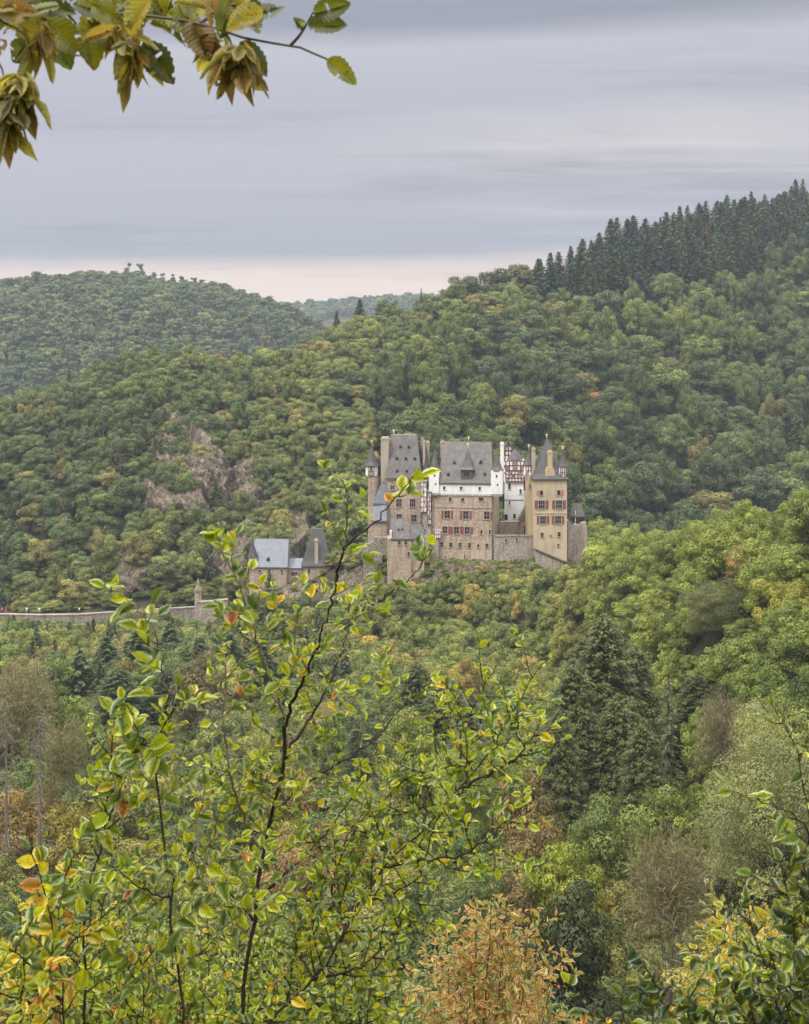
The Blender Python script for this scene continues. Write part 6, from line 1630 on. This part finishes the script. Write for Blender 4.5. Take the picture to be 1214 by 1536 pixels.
# leafy undergrowth along the lower left
for i, (px, Y, tops, yl, lab) in enumerate(((150, 4.4, [(60, 1330), (110, 1290), (180, 1340), (220, 1400), (150, 1380)], .10, 'leafy green shrub at the lower left between yellow and straight saplings'),
                                            (330, 4.6, [(250, 1390), (310, 1340), (350, 1300), (420, 1390), (380, 1420), (300, 1450)], .06, 'dense green shrub at the foot of the main sapling'),
                                            (520, 4.3, [(440, 1420), (500, 1380), (560, 1430), (580, 1480), (480, 1460), (530, 1500)], .05, 'green shrub under the leaning stem'),
                                            (40, 4.0, [(-20, 1440), (30, 1400), (80, 1440), (40, 1480), (110, 1470)], .35, 'yellow-green shrub in the lower left corner'),
                                            (230, 3.6, [(160, 1450), (210, 1430), (280, 1450), (240, 1480), (330, 1490), (120, 1490), (400, 1490)], .10, 'broad leafy shrub along the bottom edge left of centre'))):
    s = Sapling('leafy_shrub', lab, gp(px, Y), 20 + i, 'shrub')
    for tx, ty in tops:
        rs = s.rs; Yt = Y + rs.uniform(-.4, .4)
        c = s.stem([base_pts(px + rs.uniform(-40, 40), Y), ((px * .6 + tx * .4), 1700, Y), ((px * .3 + tx * .7), (ty + 1700) / 2, (Y + Yt) / 2), (tx, ty, Yt)], .007, .0012, 26)
        s.grow(c, .56, .050, .28, .030, yl, order=1)
    NL += s.finish()

# right-hand shrub: darker glossy leaves, plus a bare whip
s = Sapling('leafy_shrub', 'dark glossy-leaved shrub in the lower right corner', gp(1170, 3.4), 31, 'shrub')
for q in ([(1150, 1640, 3.4), (1010, 1560, 3.3), (930, 1530, 3.25), (870, 1520, 3.2)], [(1160, 1620, 3.4), (1060, 1530, 3.3), (1000, 1480, 3.3), (960, 1490, 3.3)], [(1170, 1600, 3.4), (1110, 1500, 3.3), (1070, 1440, 3.3), (1040, 1440, 3.3)], [(1180, 1560, 3.4), (1150, 1450, 3.4), (1130, 1390, 3.4), (1120, 1350, 3.4)],
          [(1200, 1560, 3.4), (1195, 1420, 3.4), (1180, 1340, 3.4), (1175, 1290, 3.4)], [(1230, 1500, 3.4), (1225, 1380, 3.4), (1210, 1300, 3.4), (1190, 1250, 3.5)], [(1160, 1640, 3.4), (1080, 1600, 3.2), (1010, 1540, 3.1)], [(1190, 1600, 3.4), (1180, 1500, 3.3), (1150, 1460, 3.2)], [(1240, 1560, 3.4), (1240, 1440, 3.3), (1215, 1400, 3.2)]):
    s.grow(s.stem([base_pts(1175, 3.4)] + q, .006, .0012, 24), .42, .045, .20, .037, .05, order=1, dark=.9)
w = s.stem([base_pts(1240, 3.4), (1240, 1560, 3.4), (1225, 1300, 3.4), (1205, 1180, 3.35), (1186, 1110, 3.3), (1164, 1054, 3.25)], .006, .001, 30); s.grow(w, .66, .085, .05, .040, .02, gap=.06, dark=.8)
w = s.stem([(1225, 1300, 3.4), (1200, 1230, 3.3), (1165, 1212, 3.25), (1120, 1195, 3.2), (1098, 1184, 3.2)], .003, .001); s.grow(w, .2, .07, .06, .044, .05, gap=.05)
NL += s.finish()
s = Sapling('leafy_shrub', 'brighter green shrub behind the dark one at the right bottom edge', gp(1190, 4.6), 32, 'shrub')
for tx, ty in ((1100, 1470), (1150, 1420), (1190, 1370), (1225, 1330), (1080, 1510), (1130, 1500), (1180, 1450), (1215, 1420)):
    c = s.stem([base_pts(1190, 4.6), (1190, 1750, 4.6), ((1190 + tx) / 2, (ty + 1650) / 2, 4.6), (tx, ty, 4.6 + s.rs.uniform(-.4, .4))], .007, .0012, 24); s.grow(c, .6, .05, .28, .030, .12, order=1)
NL += s.finish()
# small-leaved bushes a few steps down the slope
def far_bush(name, label, px, Y, tops, r0, every, tl, size, cols, kind, seed, droop, gap, start=.3, bark='bark_dark'):
    s = Sapling(name, label, gp(px, Y), seed, 'shrub', bark)
    global GRN
    keep = GRN; GRN = np.array(cols)
    for tx, ty in tops:
        b = base_pts(px, Y); rs = s.rs; Yt = Y + rs.uniform(-.07, .07) * Y
        c = s.stem([b, (px + (tx - px) * .35, b[1] + (ty - b[1]) * .4, Y), (px + (tx - px) * .8, b[1] + (ty - b[1]) * .75, (Y + Yt) / 2), (tx, ty, Yt)], r0, r0 * .12, 26)
        s.grow(c, start, every, tl, size, 0.0, order=1, gap=gap, droop=droop)
    n = s.finish(kind, 'leaf', .3); GRN = keep; return n
NL += far_bush('cherry_shrub', 'rust and pink leaved shrub with hanging leaves at the bottom centre', 700, 15, [(738, 1335), (690, 1370), (795, 1385), (640, 1445), (835, 1440), (600, 1470), (765, 1400), (705, 1420), (560, 1510), (820, 1490), (650, 1500), (740, 1460), (790, 1450), (715, 1355), (670, 1405), (760, 1350)], .022, .095, .55, .098,
               [(.43, .29, .085), (.40, .25, .085), (.44, .20, .10), (.36, .31, .09), (.47, .34, .11), (.44, .31, .10), (.28, .27, .08)], 'narrow', 41, .30, .055, .40)
NL += far_bush('yellow_shrub', 'small bright yellow shrub at the right behind the dark glossy leaves', 1100, 10.5, [(1075, 1385), (1105, 1372), (1135, 1390), (1060, 1420), (1120, 1425), (1150, 1365), (1090, 1440), (1050, 1470)], .014, .12, .38, .062,
               [(.50, .37, .035), (.44, .36, .04), (.55, .34, .03), (.36, .35, .06), (.30, .31, .07)], 'ovate', 42, .0, .05, .72)
NL += far_bush('pale_shrub', 'pale yellow-green shrub between the yellow shrub and the right edge', 1150, 12, [(1110, 1330), (1085, 1350), (1140, 1340), (1060, 1390), (1170, 1360)], .014, .13, .45, .06, [(.26, .28, .09), (.30, .30, .10), (.20, .23, .08), (.38, .33, .08)], 'ovate', 43, .0, .055, .74)
NL += far_bush('small_shrub', 'small fresh green shrub at the bottom edge left of the rust-leaved one', 590, 8.5, [(560, 1500), (600, 1490), (625, 1515), (540, 1525), (580, 1520)], .012, .10, .3, .06, [(.14, .2, .04), (.2, .24, .06), (.1, .16, .04)], 'ovate', 44, .0, .045, .7)

# ------------------------------------------------------------------ hornbeam bough hanging in at the top left, on its own tree left of the frame
hb = Sapling('hornbeam_tree', 'hornbeam bough with holed leaves and hanging seed clusters at the top left', (-2.6, 2.1, gz(-2.6, 2.1)), 51, 'tree', 'bark')
tr_ = MB(); zt = 5.2
tr_.tube([(0, 0, -.3), (.02, 0, .6), (-.03, .03, 1.6), (.03, 0, 2.8), (.0, .05, 4.2), (.05, 0, zt)], [.15, .12, .11, .095, .07, .04], 10); tr_.build('trunk', M['bark'], hb.o, smooth=True)
r0 = hb.root
def bpt(px, py, Y): return np.array(P(px, py, Y) - r0)
main = [np.array((.05, 0, 2.5)), np.array((.9, -.05, 2.55)), bpt(-260, -60, 2.05), bpt(-60, -15, 2.0), bpt(80, 8, 2.0), bpt(190, 20, 2.0), bpt(300, 35, 2.0), bpt(380, 60, 2.0), bpt(436, 68, 2.0), bpt(468, 76, 2.0), bpt(490, 88, 2.0)]
c0, _ = spline(main, 60); hb.mb.tube([tuple(p) for p in c0], list(np.concatenate([np.linspace(.028, .006, 22), np.linspace(.006, .0016, 38)])), 7)
subs = []
for q in ([(436, 68, 2.0), (448, 55, 2.0), (458, 40, 2.0), (470, 18, 2.0)], [(-60, -15, 2.0), (0, 30, 1.95), (40, 55, 1.92), (48, 90, 1.9)], [(-60, -15, 2.0), (-20, 60, 1.9), (5, 110, 1.88), (10, 150, 1.87)], [(190, 20, 2.0), (195, 45, 1.98), (200, 60, 1.97)], [(330, 40, 2.0), (345, 60, 1.98), (350, 78, 1.97)], [(80, 8, 2.0), (110, 30, 2.05), (130, 60, 2.05)], [(190, 20, 2.0), (240, -10, 2.05), (300, -25, 2.05)], [(300, 35, 2.0), (345, 5, 2.03), (400, -10, 2.03)], [(0, -5, 2.0), (70, -25, 2.1), (150, -30, 2.1)]):
    c, _ = spline([bpt(*p) for p in q], 12); MB().tube([tuple(p) for p in c], list(np.linspace(.0028, .001, 12)), 5).build('twig', M['bark_dark'], hb.o, smooth=True); subs.append(c)
hb.mb.build('branch', M['bark'], hb.o, smooth=True)
rs = hb.rs
HL = []          # (px, py, Y) base, (dx, dy) direction in the view, length px, colour
LG, LGD, LGY, LGB = (.15, .155, .02), (.06, .072, .02), (.26, .215, .03), (.18, .105, .028)
for bx, by, Yb, tx, ty, wl, c in ((490, 88, 2.0, 538, 122, 1.0, LG), (470, 20, 2.0, 525, 5, 1.0, LGD), (455, 42, 2.0, 448, 30, 1, LGD), (462, 38, 2, 520, 35, 1, LGD), (375, 30, 2.0, 425, 2, 1, LGD), (360, 62, 2.0, 405, 108, 1, LGD), (215, 62, 1.97, 258, 118, 1, LGD), (225, 35, 2.0, 285, 48, 1, LG), (250, 20, 2.02, 300, 40, 1, LG),
                                 (130, 30, 2.05, 140, 95, 1, LG), (95, 20, 2.0, 60, 75, 1, LGY), (70, 30, 1.95, 120, 78, 1, LG), (30, 30, 1.95, 62, 88, 1, LGY), (20, 20, 1.95, -20, 60, 1, LG), (5, 10, 1.98, 50, 20, 1, LG), (110, 5, 2.0, 165, 20, 1, LGD), (180, 10, 2.0, 118, 20, 1, LGY), (60, -5, 2, 90, 25, 1, LG), (300, 50, 2.0, 330, 92, 1, LGB), (290, 30, 2, 310, 85, 1, LGB),
                                 (345, 75, 1.97, 322, 128, 1, LGB), (210, 40, 1.98, 160, 75, 1, LGB), (260, 5, 2.03, 320, 12, 1, LGY), (310, 10, 2.03, 355, 30, 1, LGY), (150, 45, 2.05, 175, 70, 1, LG), (10, 60, 1.9, -25, 100, 1, LGB), (40, 60, 1.92, 15, 95, 1, LGD), (80, 40, 2.05, 100, 98, 1, LGD), (-10, 0, 2, 30, 45, 1, LGY), (120, -10, 2.05, 190, -15, 1, LG), (220, -15, 2.05, 260, 20, 1, LGD), (340, -10, 2.03, 390, 20, 1, LGD), (150, 10, 2.0, 120, 60, 1, LG), (50, 10, 2.0, 0, 45, 1, LG)):
    p = bpt(bx, by, Yb); e = bpt(tx, ty, Yb + rs.uniform(-.03, .03))
    HL.append((p, e - p, np.array([rs.normal() * .3, -1.0, .45 + rs.normal() * .35]), np.linalg.norm(e - p) * 1.0, np.array(c) * rs.uniform(.85, 1.15)))
for i in range(46):
    bx, by = rs.uniform(-40, 400), rs.uniform(-60, 25) * (1 if i % 3 else .6)
    p = bpt(bx, by, 2.0 + rs.uniform(-.12, .15)); a_ = rs.uniform(-.5, 3.6); l = rs.uniform(.045, .068)
    e = p + np.array([math.cos(a_) * l, rs.normal() * .012, -abs(math.sin(a_)) * l])
    HL.append((p, e - p, np.array([rs.normal() * .4, -1.0, .5 + rs.normal() * .4]), l, np.array((LG, LGD, LGY, LGB, LG)[rs.randint(5)]) * rs.uniform(.85, 1.15)))
a = [np.array([l[k] for l in HL]) for k in range(5)]
link('leaves', leaves_mesh('serrate', a[0], a[1], a[2], a[3], a[4], rs, .16, skip=.045), M['leaf_hang'], hb.o)
def cluster(px, py, Y, n, size, seed, spread=1.0):
    """a hanging catkin of long three-lobed bracts"""
    r = np.random.RandomState(seed); B = []
    top = bpt(px, py, Y)
    for i in range(n):
        p = top + np.array([r.normal() * .007, r.normal() * .007, -.012 - .046 * i / n])
        a_ = i * 2.4 + r.normal() * .3; d = np.array([math.cos(a_) * .75 * spread, math.sin(a_) * .75 * spread, -.75 + r.normal() * .25])
        col = np.array([(.27, .25, .06), (.33, .29, .08), (.21, .20, .05), (.28, .19, .055), (.14, .10, .04)][r.randint(5)]) * r.uniform(.8, 1.15)
        nn = np.array([d[0], d[1], .8]) + r.normal(size=3) * .4
        B.append((p, d, nn, size * r.uniform(.85, 1.15), col))
        s_ = np.cross(d, np.array([0, 0, 1.0])); s_ /= np.linalg.norm(s_) + 1e-9
        for q in (-1, 1): B.append((p, d * .75 + s_ * q * .62, nn, size * .58 * r.uniform(.85, 1.1), col * .95))
    a = [np.array([l[k] for l in B]) for k in range(5)]
    link('seed_cluster', leaves_mesh('narrow', a[0], a[1], a[2], a[3], a[4], r, .3), M['leaf_hang'], hb.o)
cluster(28, 95, 1.88, 13, .056, 1, 1.2); cluster(200, 38, 1.96, 10, .062, 2); cluster(352, 48, 1.96, 12, .064, 3, 1.2); cluster(8, 140, 1.87, 9, .055, 4); cluster(60, 20, 1.92, 7, .05, 5); cluster(185, 5, 2.0, 7, .055, 6); cluster(310, 15, 2.02, 7, .055, 7); cluster(20, 120, 1.86, 8, .056, 8)
print('LEAVES', NL)

# ------------------------------------------------------------------ air between the hills
hz = MB().box(-1950, 1950, -75, 3300, H - 175, H + 150).build('haze', None)
m, g = material('valley haze')
v = g.n('ShaderNodeVolumePrincipled'); v.inputs['Color'].default_value = (0.72, 0.81, 0.93, 1); v.inputs['Density'].default_value = 0.00017; v.inputs['Anisotropy'].default_value = 0.2
o_ = g.n('ShaderNodeOutputMaterial'); g.l(v.outputs[0], o_.inputs[1]); hz.data.materials.append(m)
tag(hz, 'thin bluish haze in the valley air', 'haze', kind='stuff')
